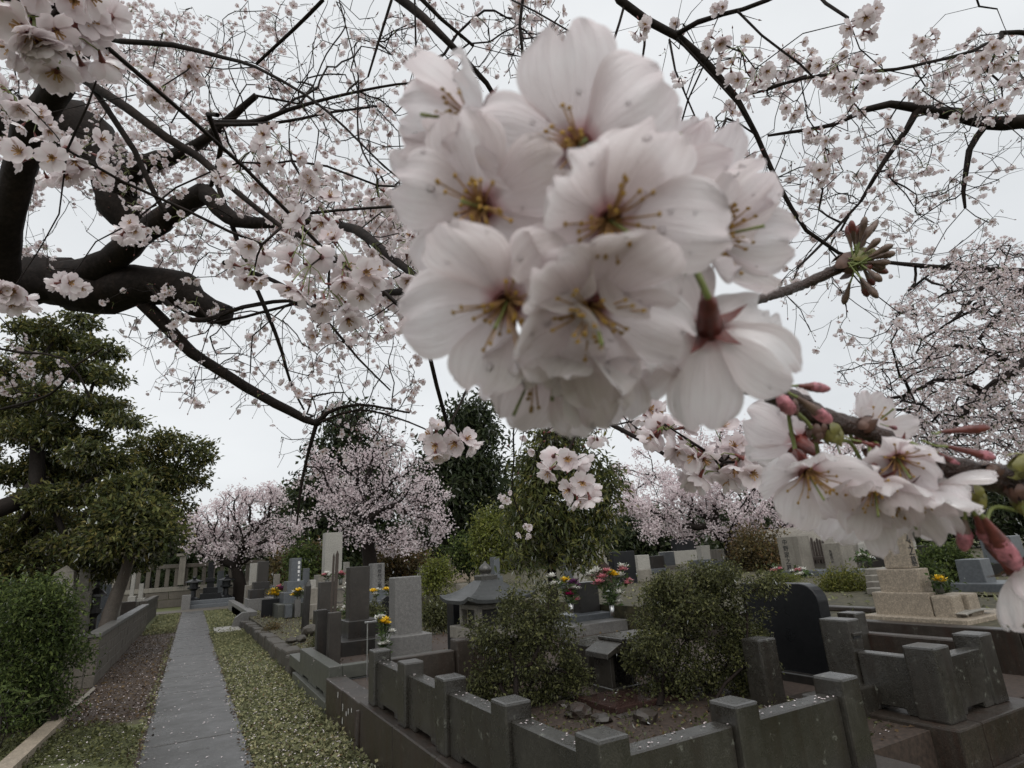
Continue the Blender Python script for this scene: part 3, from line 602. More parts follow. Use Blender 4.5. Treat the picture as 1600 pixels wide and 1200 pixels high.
# --- pale stones behind the lantern
grave('pale warm stone with an L-shaped base behind the lantern', [('tablet', 705, 717, 867, 892, 24, .4, 'tan'), ('base', 702, 741, 892, 907, 23.8, .9, 'tan'), ('plinth', 700, 745, 907, 930, 23.6, 1.3, 'tan')])
grave('bluish slab just behind the lantern finial', [('tablet', 773, 782, 870, 900, 17, .3, 'blue'), ('base', 768, 787, 900, 925, 16.8, .6, 'blue')])
X0 = 8.
grave('tall grey slab behind the long-leaved shrub stems', [('tablet', 893, 906, 858, 908, 13.5, .35, 'blue'), ('base', 886, 912, 908, 925, 13.3, .8, 'blue')], zb=.5)
grave('pale square post beside the tall grey slab', [('tablet', 906, 914, 871, 906, 13.2, .3, 'pale'), ('base', 903, 920, 906, 925, 13.1, .5, 'pale')], zb=.5)
t = thing('name_slab', 'dark red-brown slab with a sloping top left of the black slab', 'slab', (*onY(945, 905, 12.5)[:2], .6)); A, B, C_, D_ = onY(936, 906, 12.5), onY(962, 906, 12.5), onY(937, 871, 12.5), onY(962, 892, 12.5)
prism('slab', [(A[0], .5), (B[0], .5), (B[0], D_[2]), (A[0]+.1, C_[2]), (A[0], C_[2])], 'y', 12.5, 12.65, M['polred'], t, .006)
grave('big black square slab behind the large flower bouquet', [('tablet', 963, 997, 861, 912, 13, .25, 'black'), ('base', 958, 1003, 912, 925, 12.8, .7, 'dark')], zb=.5)
grave('low pale stone with a dark slot right of the black square slab', [('tablet', 998, 1017, 867, 890, 13.5, .4, 'pale'), ('base', 994, 1021, 890, 915, 13.3, .7, 'palestreak')], zb=.5)
grave('small pale pot-shaped stone above the sloping red-brown slab', [('tablet', 928, 946, 852, 872, 19, .5, 'pale'), ('base', 924, 950, 872, 890, 18.8, .8, 'pale')], zb=.5)
grave('dark wide slab under the right pink cherry', [('tablet', 1058, 1086, 840, 860, 24, .4, 'black'), ('base', 1050, 1092, 860, 885, 23.8, .9, 'pale')], zb=.69)
grave('dark grey upright tablet between the two near bouquets', [('tablet', 907, 939, 909, 959, 8.6, .22, 'dark'), ('tier', 898, 960, 959, 973, 8.3, .7, 'blue'), ('base', 890, 985, 973, 1010, 7.9, 1.1, 'granite')], zb=.35)
c = G(918, 1012, .72); tag(box('stone_plinth', c[0], c[0]+1.0, c[1], c[1]+.5, .39, .74, M['wet'], None, .012), 'grey lichened stone base behind the roofed incense shrine', 'stone base')
# roofed incense shrine
t = thing('incense_shrine', 'small roofed stone incense shrine between the two round shrubs', 'shrine', (3.42, 4.6, .4)); fx = G(958, 1082, .42); sx, sy = fx[0], fx[1]; w, dp = .26, .24; hz = .26
box('floor_slab', sx-.02, sx+w+.02, sy-.02, sy+dp+.02, .39, .45, M['wet'], t, .006); box('side_wall', sx, sx+.04, sy, sy+dp, .45, .45+hz, M['wet'], t, .004); box('side_wall', sx+w-.04, sx+w, sy, sy+dp, .45, .45+hz, M['wet'], t, .004); box('back_wall', sx+.042, sx+w-.042, sy+dp-.04, sy+dp, .45, .45+hz, M['wet'], t, .004)
zz = .45+hz; prism('roof', [(sx-.06, zz-.03), (sx+.02, zz+.005), (sx+w-.02, zz+.005), (sx+w+.06, zz-.03), (sx+w+.055, zz+.015), (sx+w*.72, zz+.075), (sx+w*.5, zz+.095), (sx+w*.28, zz+.075), (sx-.055, zz+.015)], 'y', sy-.05, sy+dp+.04, M['wet'], t, .004); box('ridge', sx+w/2-.03, sx+w/2+.03, sy-.06, sy+dp+.05, zz+.09, zz+.118, M['wet'], t, .006)
c = G(962, 1109, .44); t = thing('grave_kerb', 'low red-brown polished frame kerb in front of the incense shrine', 'kerb', (c[0], c[1], .39))
box('frame_stone', c[0], c[0]+.8, c[1], c[1]+.07, .39, .45, M['polred'], t, .006); box('frame_stone', c[0], c[0]+.07, c[1]+.073, c[1]+.55, .39, .45, M['polred'], t, .006); box('infill_slab', c[0]+.075, c[0]+.8, c[1]+.075, c[1]+.55, .385, .43, M['polred'], t, .0)
box('rim_stone', c[0]-.03, c[0]+.8, c[1]-.1, c[1]-.01, .38, .415, M['brown'], t, .02, None, .01)
# stone lantern
M['lroof'] = stone('lantern_roof_stone', (.034, .036, .035), .4, 100, .4, (.3, .5), .25, False, .3)
t = thing('stone_lantern', 'large grey stone lantern with flared square roof and onion finial behind the near enclosure', 'lantern', (2.85, 6.1, .35)); YL = 6.1
c = onY(760, 925, YL); lx = c[0]; s = depth((lx, YL, 1.2))/FPX; zE = onY(757, 934, YL)[2]; zR = onY(757, 901, YL)[2]; zF0 = onY(757, 906, YL)[2]; zF1 = onY(757, 877, YL)[2]
hw = .4; n = 9; mb = MB(); V = []; F = []
for iz in range(7):                                       # flared hipped roof: rings shrink, corners lift
    f = iz/6; ww = hw*(1-f)**.9*.86+hw*.14; zc = zE+(zR-zE)*(f**1.55)
    for side in range(4):
        for k in range(n-1):
            u = -1+2*k/(n-1); x, y = (u, -1) if side == 0 else (1, u) if side == 1 else (-u, 1) if side == 2 else (-1, -u)
            lift = .05*(1-f)**2*abs(u)**4*1.0; V.append((lx+x*ww, YL+y*ww, zc+lift))
m_ = 4*(n-1)
for iz in range(6):
    for k in range(m_): F.append((iz*m_+k, iz*m_+(k+1) % m_, (iz+1)*m_+(k+1) % m_, (iz+1)*m_+k))
mb.add(V, F); un = [(v[0], v[1], v[2]-.035) for v in V[:m_]]; un2 = [(lx+(v[0]-lx)*.55, YL+(v[1]-YL)*.55, zE-.05) for v in V[:m_]]
mb.add(list(V[:m_])+un+un2, [((k+1) % m_, k, m_+k, m_+(k+1) % m_) for k in range(m_)]+[(m_+(k+1) % m_, m_+k, 2*m_+k, 2*m_+(k+1) % m_) for k in range(m_)])
mb.build('roof', M['lroof'], t, smooth=False)
w = 14*s; box('finial_seat', lx-w, lx+w, YL-w, YL+w, zF0-.025, zF0+7*s, M['wet'], t, .006)
mb = MB(); q = (zF1-zF0)/30; v, f = lathe([(.0, 6*q), (9*s, 6*q), (9.5*s, 8*q), (7*s, 9.5*q), (6*s, 10*q), (9*s, 12*q), (10.2*s, 16*q), (9.6*s, 20*q), (6.5*s, 24*q), (3*s, 26.5*q), (1*s, 30*q), (0, 30.3*q)], 16, (lx, YL, zF0)); mb.add(v, f); mb.build('finial', M['wet'], t, smooth=True)
zb_, zt_ = onY(745, 977, YL)[2], zE-.05; w = .2
fb = thing_fb = None
for i, (sx_, sy_) in enumerate(((-1, -1), (1, -1), (1, 1), (-1, 1))): box('fire_box_pillar', lx+sx_*w-.035, lx+sx_*w+.035, YL+sy_*w-.035, YL+sy_*w+.035, zb_, zt_, M['palestreak'], t, .01)
box('fire_box_lintel', lx-w-.03, lx+w+.03, YL-w-.03, YL+w+.03, zt_-.055, zt_-.002, M['palestreak'], t, .008); box('fire_box_core', lx-w+.04, lx+w-.04, YL-w+.04, YL+w-.04, zb_, zt_-.06, M['dark'], t, .0)
box('platform', lx-.32, lx+.32, YL-.32, YL+.32, zb_-.13, zb_-.002, M['palestreak'], t, .012); mb = MB(); v, f = lathe([(.0, .35), (.26, .35), (.24, .42), (.15, .46), (.145, zb_-.2), (.24, zb_-.132), (0, zb_-.131)], 14, (lx, YL, 0)); mb.add(v, f); mb.build('column', M['palestreak'], t, smooth=True)
box('backstone', onY(708, 960, YL+.5)[0], onY(724, 960, YL+.5)[0], YL+.5, YL+.7, .35, onY(715, 938, YL+.5)[2], M['black'], t, .008)
# --- right group
q, b = S('black_slab', 1186, 1301, 912, 1050, 'X', 4.62, .13, M['black'], None, .006, None, .4); bpy.data.objects.remove(q)
y0, y1, z1 = b[2], b[3], b[5]; t = thing('black_monument', 'big polished black slab with one rounded shoulder beside the round shrub', 'gravestone', (4.62, y0, .4))
arc = [(y0+.16-.16*math.sin(a), z1-.14+.14*math.cos(a)) for a in np.linspace(0, PI/2, 6)]
prism('slab', [(y0, .45), (y1+.06, .45), (y1+.06, z1)]+arc, 'x', 4.62, 4.75, M['black'], t, .006); box('plinth', 4.55, 4.85, y0-.06, y1+.1, .38, .47, M['dark'], t, .008)
t, o = grave('pale headstone with bold black family name characters at right behind the black slab', [('tablet', 1223, 1256, 838, 893, 13.2, .45, 'palestreak'), ('tier', 1222, 1284, 892, 916, 13.0, .9, 'blue'), ('base', 1206, 1290, 916, 935, 12.8, 1.3, 'blue')], 'X', zb=.69)
b = o[0]; inscription('中野家之墓', t, (b[0]-.004, b[3]-(b[3]-b[2])*.36, b[5]-.06), (0, -1, 0), (0, 0, 1), (b[5]-b[4])/5.4, M['ink'])
t, o = grave('smaller pale headstone with thin characters right of the board rack', [('tablet', 1292, 1321, 848, 892, 13.6, .5, 'palestreak'), ('base', 1284, 1330, 892, 905, 13.4, .9, 'blue')], 'X', zb=.69)
b = o[0]; inscription('先祖代々', t, (b[0]-.004, b[3]-(b[3]-b[2])*.42, b[5]-.16), (0, -1, 0), (0, 0, 1), (b[5]-b[4])/8, M['ink'])
t = thing('memorial_board_rack', 'rack of tall weathered wooden memorial boards between two pale headstones', 'rack', (*onX(1275, 893, 14.5)[:2], .69))
for i in range(9):
    p0 = onX(1260+i*4.3, 892, 14.5+.25*(i % 2)); z1 = onX(1258+i*4.3, 841+random.uniform(0, 7), 14.5)[2]; prism('board', [(p0[1]-.028, .9), (p0[1]+.028, .9), (p0[1]+.028, z1), (p0[1], z1+.04), (p0[1]-.028, z1)], 'x', p0[0], p0[0]+.03, M['wood'], t, .002)
A, B = onX(1262, 893, 14.4), onX(1296, 893, 14.4); box('rack_rail', 14.38, 14.46, B[1]-.1, A[1]+.1, 1.0, 1.08, M['wood'], t, .005)
# arched tomb
t = thing('arched_tomb', 'grey barrel-roofed tomb with a dark arched doorway behind the pale headstones', 'tomb', (*onX(1330, 890, 17)[:2], .69)); A, B = onX(1284, 890, 17.), onX(1352, 890, 16.6); yN, yF = B[1], A[1]+.3; xa, xb = 16.6, 19.0; z0 = .69; zs = onX(1330, 866, 16.6)[2]; xm = (xa+xb)/2; Rr = (xb-xa)/2
arc = [(xm+Rr*math.cos(a), zs+.75*Rr*math.sin(a)) for a in np.linspace(0, PI, 13)]
prism('vault', [(xa, z0), (xb, z0)]+arc, 'y', yN, yF+2.2, M['palestreak'], t, .0)
arc2 = [(xm+(Rr+.13)*math.cos(a), zs+.75*(Rr+.13)*math.sin(a)) for a in np.linspace(0, PI, 13)]; arc3 = [(xm+(Rr-.15)*math.cos(a), zs+.75*(Rr-.15)*math.sin(a)) for a in np.linspace(PI, 0, 13)]
prism('arch_rim', arc2+arc3, 'y', yN-.18, yN-.005, M['pale'], t, 0); ri = .62
prism('doorway', [(xm-ri, z0), (xm+ri, z0)]+[(xm+ri*math.cos(a), zs-.1+ri*math.sin(a)) for a in np.linspace(0, PI, 9)], 'y', yN-.03, yN-.004, M['ink'], t, 0); box('eave_rail', xa-.2, xa-.01, yN-.2, yF+2.3, zs-.12, zs+.05, M['palestreak'], t, .02)
# tan grave
XT = 6.5; t = thing('gravestone', 'tan coarse granite grave of stacked blocks at right with black characters on its side', 'gravestone', (XT, 3.4, .69), 'gravestones of the cemetery')
def TB(nm, l, r, r2, top, bot, x, mat='tan', tap=None):
    A, B = onX(l, bot, x), onX(r, bot, x); z0, z1 = onX(r, bot, x)[2], onX(r, top, x)[2]; k = r2-r
    d = ray(r2, bot); yb = B[1]; xr = yb/d[1]*d[0]; th = max(.15, xr-x); box(nm, x, x+th, B[1], A[1], z0, z1, M[mat], t, .012, tap); return (x, x+th, B[1], A[1], z0, z1)
b0 = TB('pillar', 1383, 1423, 1438, 812, 888, XT+.15, 'tan', (.97, .97)); TB('block', 1377, 1441, 1460, 889, 927, XT+.06); TB('block', 1371, 1460, 1461, 927, 967, XT)
inscription('代々之墓', t, ((b0[0]+b0[1])/2, b0[2]-.008+.004, b0[5]-.04), (1, 0, 0), (0, 0, 1), (b0[5]-b0[4])/4.4, M['ink'])
A, B = onX(1460, 967, XT), onX(1462, 967, XT); 
y = A[1]; box('side_block', XT+.0, XT+.2, y-.2, y-.01, .7, onX(1470, 931, XT)[2], M['tan'], t, .02); box('side_block', XT+.22, XT+.42, y-.24, y-.01, .7, onX(1470, 931, XT)[2], M['tan'], t, .02)
box('plinth', XT-.12, XT+.9, y-.35, onX(1362, 970, XT)[1], .66, .735, M['tan'], t, .01)
c = onX(1515, 976, XT+.1); t = thing('incense_shrine', 'little tan curved-roof incense shelter beside the tan grave', 'shrine', (c[0], c[1], .69)); x, y = XT+.1, c[1]
hh = onX(1515, 955, x)[2]-.735; w = .3; z0 = .735
for q in (x, x+w): box('side_wall', q, q+.035, y, y+.2, z0-.04, z0+hh*.62, M['tan'], t, .003)
prism('roof', [(x+w/2+.02+a_, z0+hh*.78-(a_/.26)**2*hh*.3) for a_ in np.linspace(-.26, .26, 9)]+[(x+w/2+.02+a_, z0+hh-(a_/.26)**2*hh*.3) for a_ in np.linspace(.27, -.27, 9)], 'y', y-.04, y+.24, M['pale'], t, .0)
grave('bluish slate headstone on a wide low base at the far right', [('tablet', 1500, 1542, 874, 912, 9.9, .3, 'blue', (1, .93)), ('base', 1483, 1592, 912, 938, 9.7, .7, 'blue')], 'X', zb=.69)
grave('dark slate headstone behind the bluish one at the far right edge', [('tablet', 1540, 1590, 838, 880, 13, .4, 'blue'), ('base', 1530, 1600, 880, 912, 12.8, .9, 'dark')], 'X', zb=.69)
stp = thing('stone_steps', 'small stack of pale stone steps between the azalea and the tan grave', 'steps', (9, 6, .69))
for i in range(4): S('step', 1352+i*1, 1380+i*1, 889+i*10, 899+i*10, 'X', 9.4-.2*i, .6, M['palestreak'], stp, .01)
for i, (l, r, tp, y) in enumerate(((1441, 1500, 851, 16.), (1355, 1392, 858, 16.5))):
    q, b = S('dark_fence_panel', l, r, tp, 892, 'X', y, .2, M['dark'], None, .01, None, .69); tag(q, ('dark wall panel behind the tan grave pillar on its right', 'dark wall panel behind the tan grave pillar on its left')[i], 'wall')

fill = [('small pale marker stone among the bushes left of the tallest headstone', 428, 437, 897, 915, 27, 'palestreak'), ('grey slab half hidden behind the bluish headstone tiers', 474, 483, 888, 915, 24, 'blue'), ('pale narrow stone behind the dark narrow slab', 538, 546, 878, 905, 27, 'pale'), ('small grey stone between the dark brown and the inscribed headstones', 566, 577, 892, 912, 19, 'blue'),
 ('grey headstone behind the small green sapling', 655, 668, 884, 905, 25, 'palestreak'), ('low pale block right of the clipped shrub', 718, 732, 912, 925, 18, 'palestreak'), ('dark low stone right of the pale slotted stone', 1021, 1040, 868, 888, 17, 'dark'), ('grey stone just left of the wide dark slab', 1040, 1056, 862, 884, 19, 'blue'), ('pale stone under the forked cherry trunk', 1098, 1112, 852, 874, 20, 'pale'), ('dark stone right of the forked cherry trunk', 1150, 1166, 846, 872, 20, 'dark'), ('brownish stone at the foot of the forked cherry', 1120, 1134, 858, 876, 17.5, 'palestreak')]
for la, l, r, tp, bt, y, mt in fill: grave(la, [('tablet', l, r, tp, bt, y, .3, mt), ('base', l-4, r+4, bt, bt+14, y-.15, .7, 'blue' if mt != 'blue' else 'palestreak')], zb=.3 if l < 800 else .6)

for i, (px, py_, s_, la) in enumerate(((905, 1120, .1, 'angular rock lying in front of the red-brown grave kerb'), (940, 1128, .07, 'small rock right beside the angular rock in the enclosure'), (1010, 1128, .09, 'dark rock at the foot of the dense round shrub'), (880, 1105, .06, 'small rock beside the loose shrub stems'))):
    c = G(px, py_, .4); bm = bmesh.new(); bmesh.ops.create_icosphere(bm, subdivisions=2, radius=s_)
    for v in bm.verts: v.co *= random.uniform(.75, 1.2); v.co.z *= .65
    for v in bm.verts: v.co += Vector(c)+Vector((0, 0, s_*.25))
    me = bpy.data.meshes.new('rock'); bm.to_mesh(me); bm.free(); me.materials.append(M['brown']); tag(link('rock', me), la, 'rock', 'rocks inside the near enclosure')
# ================================================================== bouquets
FC = {'yellow': plain('flower_yellow', (.85, .6, .05), .5, .3, 0, 90), 'white': plain('flower_white', (.78, .77, .72), .5, .12, 0, 90), 'pink': plain('flower_pink', (.7, .32, .36), .5, .3, 0, 90), 'purple': plain('flower_purple', (.25, .08, .22), .5, .4, 0, 90), 'magenta': plain('flower_magenta', (.4, .01, .12), .5, .4, 0, 90)}
M['bleaf'] = leafmat('bouquet_leaf', [(.0, (.03, .05, .02)), (1, (.1, .15, .05))])
def flowerhead(mb, c, r, ruffle=3, n=9):
    for k in range(ruffle):
        th = .25+.4*k
        for i in range(n):
            a = 2*PI*i/n+k*.6+random.uniform(-.2, .2); d = np.array([math.cos(a)*math.cos(th), math.sin(a)*math.cos(th), math.sin(th)]); s = np.array([-math.sin(a), math.cos(a), 0]); rr = r*1.5*random.uniform(.8, 1.15)*(1-.15*k)
            mb.add([c, c+d*rr*.6-s*rr*.28, c+d*rr+[0, 0, .12*rr], c+d*rr*.6+s*rr*.28], [[0, 1, 2], [0, 2, 3]])
def bouquet(label, base, heads, y, vase=.1, vr=.03, leafn=60, hr=.05):
    """heads: (px,py,colour) at about depth plane y; base = world foot of the vase"""
    base = np.asarray(base, float); t = thing('bouquet', label, 'flowers', base, 'flower offerings at the graves'); top = base+[0, 0, vase]
    mb = MB(); v, f = lathe([(0, 0), (vr*.9, 0), (vr, vase*.3), (vr*1.1, vase), (vr*.9, vase)], 10, base); mb.add(v, f); mb.build('vase', M['steel'] if vr < .04 else M['curb'], t, smooth=True)
    sb = MB(); lb = MB(); pts = []
    for px, py, col in heads:
        c = onY(px, py, y+random.uniform(-.05, .05)*hr*20); mb = MB(); flowerhead(mb, c, hr*random.uniform(.8, 1.2)); mb.build('flower', FC[col], t)
        p, r = smooth_path([top, top+(c-top)*.5+[0, 0, .03], c], [.004]*3, .06); tube(sb, p, r, 4); pts.append(p)
    pts = np.concatenate(pts); k = RNG.choice(len(pts), leafn); q = pts[k]+RNG.normal(size=(leafn, 3))*.02; d = randdir(leafn); d[:, 2] = abs(d[:, 2])*.8; leaves(lb, q, randdir(leafn)+[0, 0, 1], d, hr*RNG.uniform(1, 2.4, leafn), hr*.55)
    sb.build('stem', M['stem'], t); lb.build('leaves', M['bleaf'], t, stuff=True); return t
bouquet('yellow and white flowers on dark stems left of the speckled headstone', (*onY(600, 1012, 7.9)[:2], .36), [(598, 973, 'yellow'), (602, 970, 'yellow'), (605, 975, 'yellow'), (590, 966, 'white'), (593, 969, 'white'), (596, 964, 'white'), (603, 1005, 'white'), (612, 988, 'white'), (600, 1008, 'white')], 7.9, .1, .03, 160, .048)
bouquet('large mixed bouquet of yellow pink and white flowers in a slim vase', (*onY(957, 962, 7.7)[:2], onY(957, 962, 7.7)[2]), [(957, 899, 'yellow'), (952, 898, 'yellow'), (962, 900, 'yellow'), (946, 898, 'pink'), (941, 903, 'pink'), (948, 893, 'pink'), (928, 895, 'white'), (924, 900, 'white'), (932, 893, 'white'), (932, 914, 'pink'), (936, 911, 'pink'), (966, 902, 'white'), (970, 899, 'white'), (974, 892, 'pink'), (973, 887, 'white'), (981, 913, 'pink'), (983, 909, 'pink'), (965, 935, 'white'), (967, 928, 'white'), (964, 942, 'white')], 7.7, .16, .035, 260, .07)
bouquet('mixed bouquet with a deep magenta bloom left of the grey tablet', (*onY(893, 958, 7.9)[:2], onY(893, 958, 7.9)[2]), [(883, 908, 'yellow'), (881, 912, 'yellow'), (893, 913, 'purple'), (897, 911, 'purple'), (900, 916, 'purple'), (889, 919, 'white'), (895, 920, 'white'), (903, 921, 'white'), (888, 926, 'magenta'), (890, 930, 'magenta'), (886, 930, 'magenta'), (899, 939, 'pink'), (862, 902, 'white'), (866, 914, 'white')], 7.9, .15, .035, 140, .065)
bouquet('bright yellow flowers above the black polished name slab', (*onY(430, 940, 20.6)[:2], onY(430, 940, 20.6)[2]), [(428, 924, 'yellow'), (432, 928, 'yellow'), (426, 930, 'yellow'), (434, 931, 'yellow')], 20.6, .25, .06, 40, .12)
bouquet('pink and purple flowers behind the bright yellow ones', (*onY(440, 932, 21)[:2], onY(440, 932, 21)[2]), [(436, 918, 'pink'), (440, 920, 'purple'), (444, 917, 'pink'), (437, 923, 'purple'), (446, 916, 'white')], 21, .25, .06, 40, .11)
bouquet('round white and yellow flowers at the bluish headstone', (*onY(466, 943, 18.6)[:2], onY(466, 943, 18.6)[2]), [(461, 927, 'white'), (466, 924, 'yellow'), (471, 926, 'white'), (464, 930, 'yellow'), (470, 931, 'white'), (460, 931, 'yellow')], 18.6, .2, .06, 60, .1)
bouquet('white and pink flowers left of the tallest pale headstone', (*onY(511, 915, 20.9)[:2], onY(511, 915, 20.9)[2]), [(506, 900, 'pink'), (510, 897, 'white'), (513, 901, 'white')], 20.9, .2, .06, 30, .11)
bouquet('pink lilies right of the tallest pale headstone', (*onY(532, 914, 20.9)[:2], onY(532, 914, 20.9)[2]), [(528, 898, 'white'), (533, 897, 'pink'), (536, 899, 'pink')], 20.9, .2, .06, 40, .11)
bouquet('yellow-white lilies left before the inscribed granite headstone', (*onY(586, 945, 14)[:2], onY(586, 945, 14)[2]), [(583, 925, 'yellow'), (590, 923, 'white'), (586, 930, 'white')], 14, .2, .04, 20, .07)
bouquet('yellow-white lilies right before the inscribed granite headstone', (*onY(608, 938, 14)[:2], onY(608, 938, 14)[2]), [(603, 922, 'yellow'), (608, 924, 'yellow'), (611, 929, 'white')], 14, .12, .04, 25, .07)
bouquet('scattered white flowers behind the dark brown headstone', (*onY(541, 965, 11)[:2], .5), [(543, 914, 'white'), (540, 920, 'white'), (534, 955, 'white'), (540, 950, 'white'), (524, 951, 'white')], 11, .2, .05, 120, .05)
bouquet('white and pink roses left of the small green mound at right', (*onX(1214, 905, 12.2)[:2], 1.0), [], 1, .15, .05, 1, .1) if False else None
def bouquetX(label, px, py, x, heads, hr, vase=.15, vr=.05, leafn=40):
    b = onX(px, py, x); t = thing('bouquet', label, 'flowers', b, 'flower offerings at the graves'); mb = MB(); v, f = lathe([(0, 0), (vr*.9, 0), (vr*1.1, vase), (vr*.9, vase)], 10, b); mb.add(v, f); mb.build('vase', M['curb'], t, smooth=True)
    top = b+[0, 0, vase]; sb = MB(); P_ = []
    for hx, hy, col in heads:
        c = onX(hx, hy, x+random.uniform(-.1, .1)); mb = MB(); flowerhead(mb, c, hr*random.uniform(.8, 1.2)); mb.build('flower', FC[col], t); tube(sb, [top, c], [.006, .004], 4); P_.append(top+(c-top)*.7)
    sb.build('stem', M['stem'], t); P_ = np.array(P_)[RNG.choice(len(P_), leafn)]; lb = MB(); leaves(lb, P_+RNG.normal(size=(leafn, 3))*hr*.9, randdir(leafn)+[0, 0, 1], randdir(leafn), hr*1.6, hr*.8); lb.build('leaves', M['bleaf'], t, stuff=True)
bouquetX('white and pink flowers above the low green mound at right', 1214, 904, 12.4, [(1210, 893, 'pink'), (1213, 890, 'white'), (1211, 898, 'white'), (1218, 890, 'pink')], .08)
bouquetX('white flowers before the boldly lettered pale headstone', 1250, 905, 12.4, [(1248, 893, 'pink'), (1254, 892, 'white'), (1250, 899, 'white'), (1255, 897, 'white'), (1241, 894, 'white')], .08)
bouquetX('white lilies before the arched tomb', 1353, 888, 12.5, [(1348, 869, 'white'), (1352, 868, 'yellow'), (1356, 873, 'white'), (1349, 876, 'yellow')], .08, .2, .06, 90)
bouquetX('small yellow flowers on the right side of the tan grave', 1470, 926, 6.65, [(1466, 903, 'yellow'), (1469, 907, 'yellow'), (1472, 909, 'yellow'), (1464, 908, 'yellow')], .04, .1, .04, 60)

# ================================================================== shrubs and trees behind
gz = .4
plant('round_shrub', 'loose small-leaved shrub growing in the near enclosure in front of the stone lantern', 'shrub', G(838, 1128, gz), lumpy(pxblobs([(830, 965, 65, 34), (785, 1005, 50, 45), (872, 1000, 50, 50), (815, 1055, 78, 34), (862, 1065, 50, 40), (765, 1062, 35, 26), (900, 1045, 22, 32), (800, 1098, 50, 22), (855, 1110, 45, 18), (750, 1085, 22, 22)], 4.75), 60, .4, 1.05, .5), 900, 17, .034, .019, M['boxwood'], .034, M['bark'], .0022, 220, 4, .35, None, .1)
plant('round_shrub', 'dense small-leaved shrub right of the incense shrine with a tall rounded top', 'shrub', G(1100, 1115, gz), lumpy(pxblobs([(1095, 898, 72, 30), (1040, 925, 52, 36), (1152, 920, 50, 40), (1045, 945, 60, 50), (1125, 945, 70, 55), (1070, 1005, 85, 50), (1155, 1000, 42, 55), (1110, 1055, 65, 36), (1015, 990, 38, 45), (1170, 1050, 38, 30), (1040, 1085, 45, 26), (1100, 1105, 70, 24), (1172, 1092, 38, 28), (1150, 1040, 60, 40), (1190, 985, 18, 40)], 4.65), 85, .4, 1.05, .5), 1900, 17, .032, .018, M['boxwood'], .034, M['bark'], .002, 260, 4, .35, None, .1)
plant('tall_shrub', 'tall long-leaved evergreen shrub with several thin stems above the lantern', 'shrub', G(868, 985, .4), lumpy(pxblobs([(882, 676, 44, 22), (846, 686, 30, 18), (868, 704, 70, 36), (838, 752, 48, 50), (905, 760, 58, 55), (872, 820, 78, 42), (930, 800, 32, 45), (818, 805, 34, 38), (850, 868, 55, 24), (905, 862, 35, 24), (930, 740, 32, 22)], 9.4), 60, .36, 1.0, .5), 950, 13, .13, .042, M['nandina'], .13, M['barkfar'], .006, 160, 5, .4, None, .55)
# big left shrub with glossy leaves
b0 = G(60, 1150)
ls = plant('camellia_shrub', 'big dark glossy-leaved evergreen shrub at the left edge of the photo', 'shrub', b0, lumpy(pxblobs([(30, 955, 62, 50), (84, 950, 30, 42), (40, 1040, 70, 55), (94, 1005, 26, 50), (25, 1110, 60, 55), (75, 1085, 36, 50), (-40, 1020, 60, 120)], 6.7), 75, .36, 1.0, .52), 1500, 15, .062, .026, M['camellia'], .08, M['barkfar'], .005, 150, 5, .4, None, .05)
lm = MB(); leaves(lm, np.zeros((1, 3)), np.array([[0, 0, 1.]]), np.array([[1., 0, 0]]), .1, .032, 0, .2); lme = lm.mesh('leaf', M['camellia'])
lrh = plant('rhododendron', 'low rhododendron with whorls of long leaves under the big left shrub', 'shrub', G(40, 1165), pxblobs([(30, 1110, 45, 30), (10, 1090, 30, 30)], 6.0), 30, 8, .06, .02, M['camellia'], .05, M['barkfar'], .004, 12, 2)
for (wx, wy) in ((45, 1100), (18, 1118), (58, 1115), (5, 1098), (30, 1082), (60, 1092), (25, 1135), (8, 1075)):
    c = P(wx, wy, 5.85+random.uniform(-.1, .1)); tilt = random.uniform(-.3, .3)
    for k in range(9):
        a = 2*PI*k/9+random.uniform(-.15, .15); d = unit([math.cos(a), math.sin(a), .25+random.uniform(-.2, .3)]); n = unit(np.array([0, 0, 1])-d*d[2]); s = np.cross(n, d); o = link('leaf', lme, lrh); sc = random.uniform(.75, 1.15)
        o.matrix_basis = Matrix.Translation(Vector(c)-lrh.location) @ Matrix(((d[0], s[0], n[0], 0), (d[1], s[1], n[1], 0), (d[2], s[2], n[2], 0), (0, 0, 0, 1))) @ Matrix.Scale(sc, 4)
# left evergreen trees
plant('evergreen_tree', 'tall dark layered evergreen tree filling the left side behind the shrub', 'tree', (-7.5, 13, 0.2), lumpy(pxblobs([(128, 500, 40, 16), (80, 522, 60, 16, .6), (160, 545, 42, 14), (95, 575, 80, 18), (175, 590, 36, 14, -.5), (45, 615, 75, 20, .8), (140, 632, 80, 18), (195, 655, 42, 13, -.4), (75, 680, 95, 20, .5), (160, 715, 70, 18), (40, 740, 85, 24, .8), (205, 752, 40, 15, -.5), (110, 775, 105, 20), (55, 820, 95, 25, .6), (190, 808, 58, 18), (130, 850, 95, 24), (30, 885, 90, 45, .8), (220, 845, 48, 22, .5), (-70, 700, 80, 180, 1), (70, 640, 60, 60, 1.2), (110, 730, 80, 70, 1.2), (70, 840, 90, 60, 1.3), (150, 885, 70, 26, .6), (225, 872, 40, 22, .6), (90, 560, 50, 50, 1.2)], 13), 60, .35), 5600, 14, .135, .06, M['evergreen'], .11, M['barkfar'], .012, 260, 1, .5, 'evergreen trees', .1, .45)
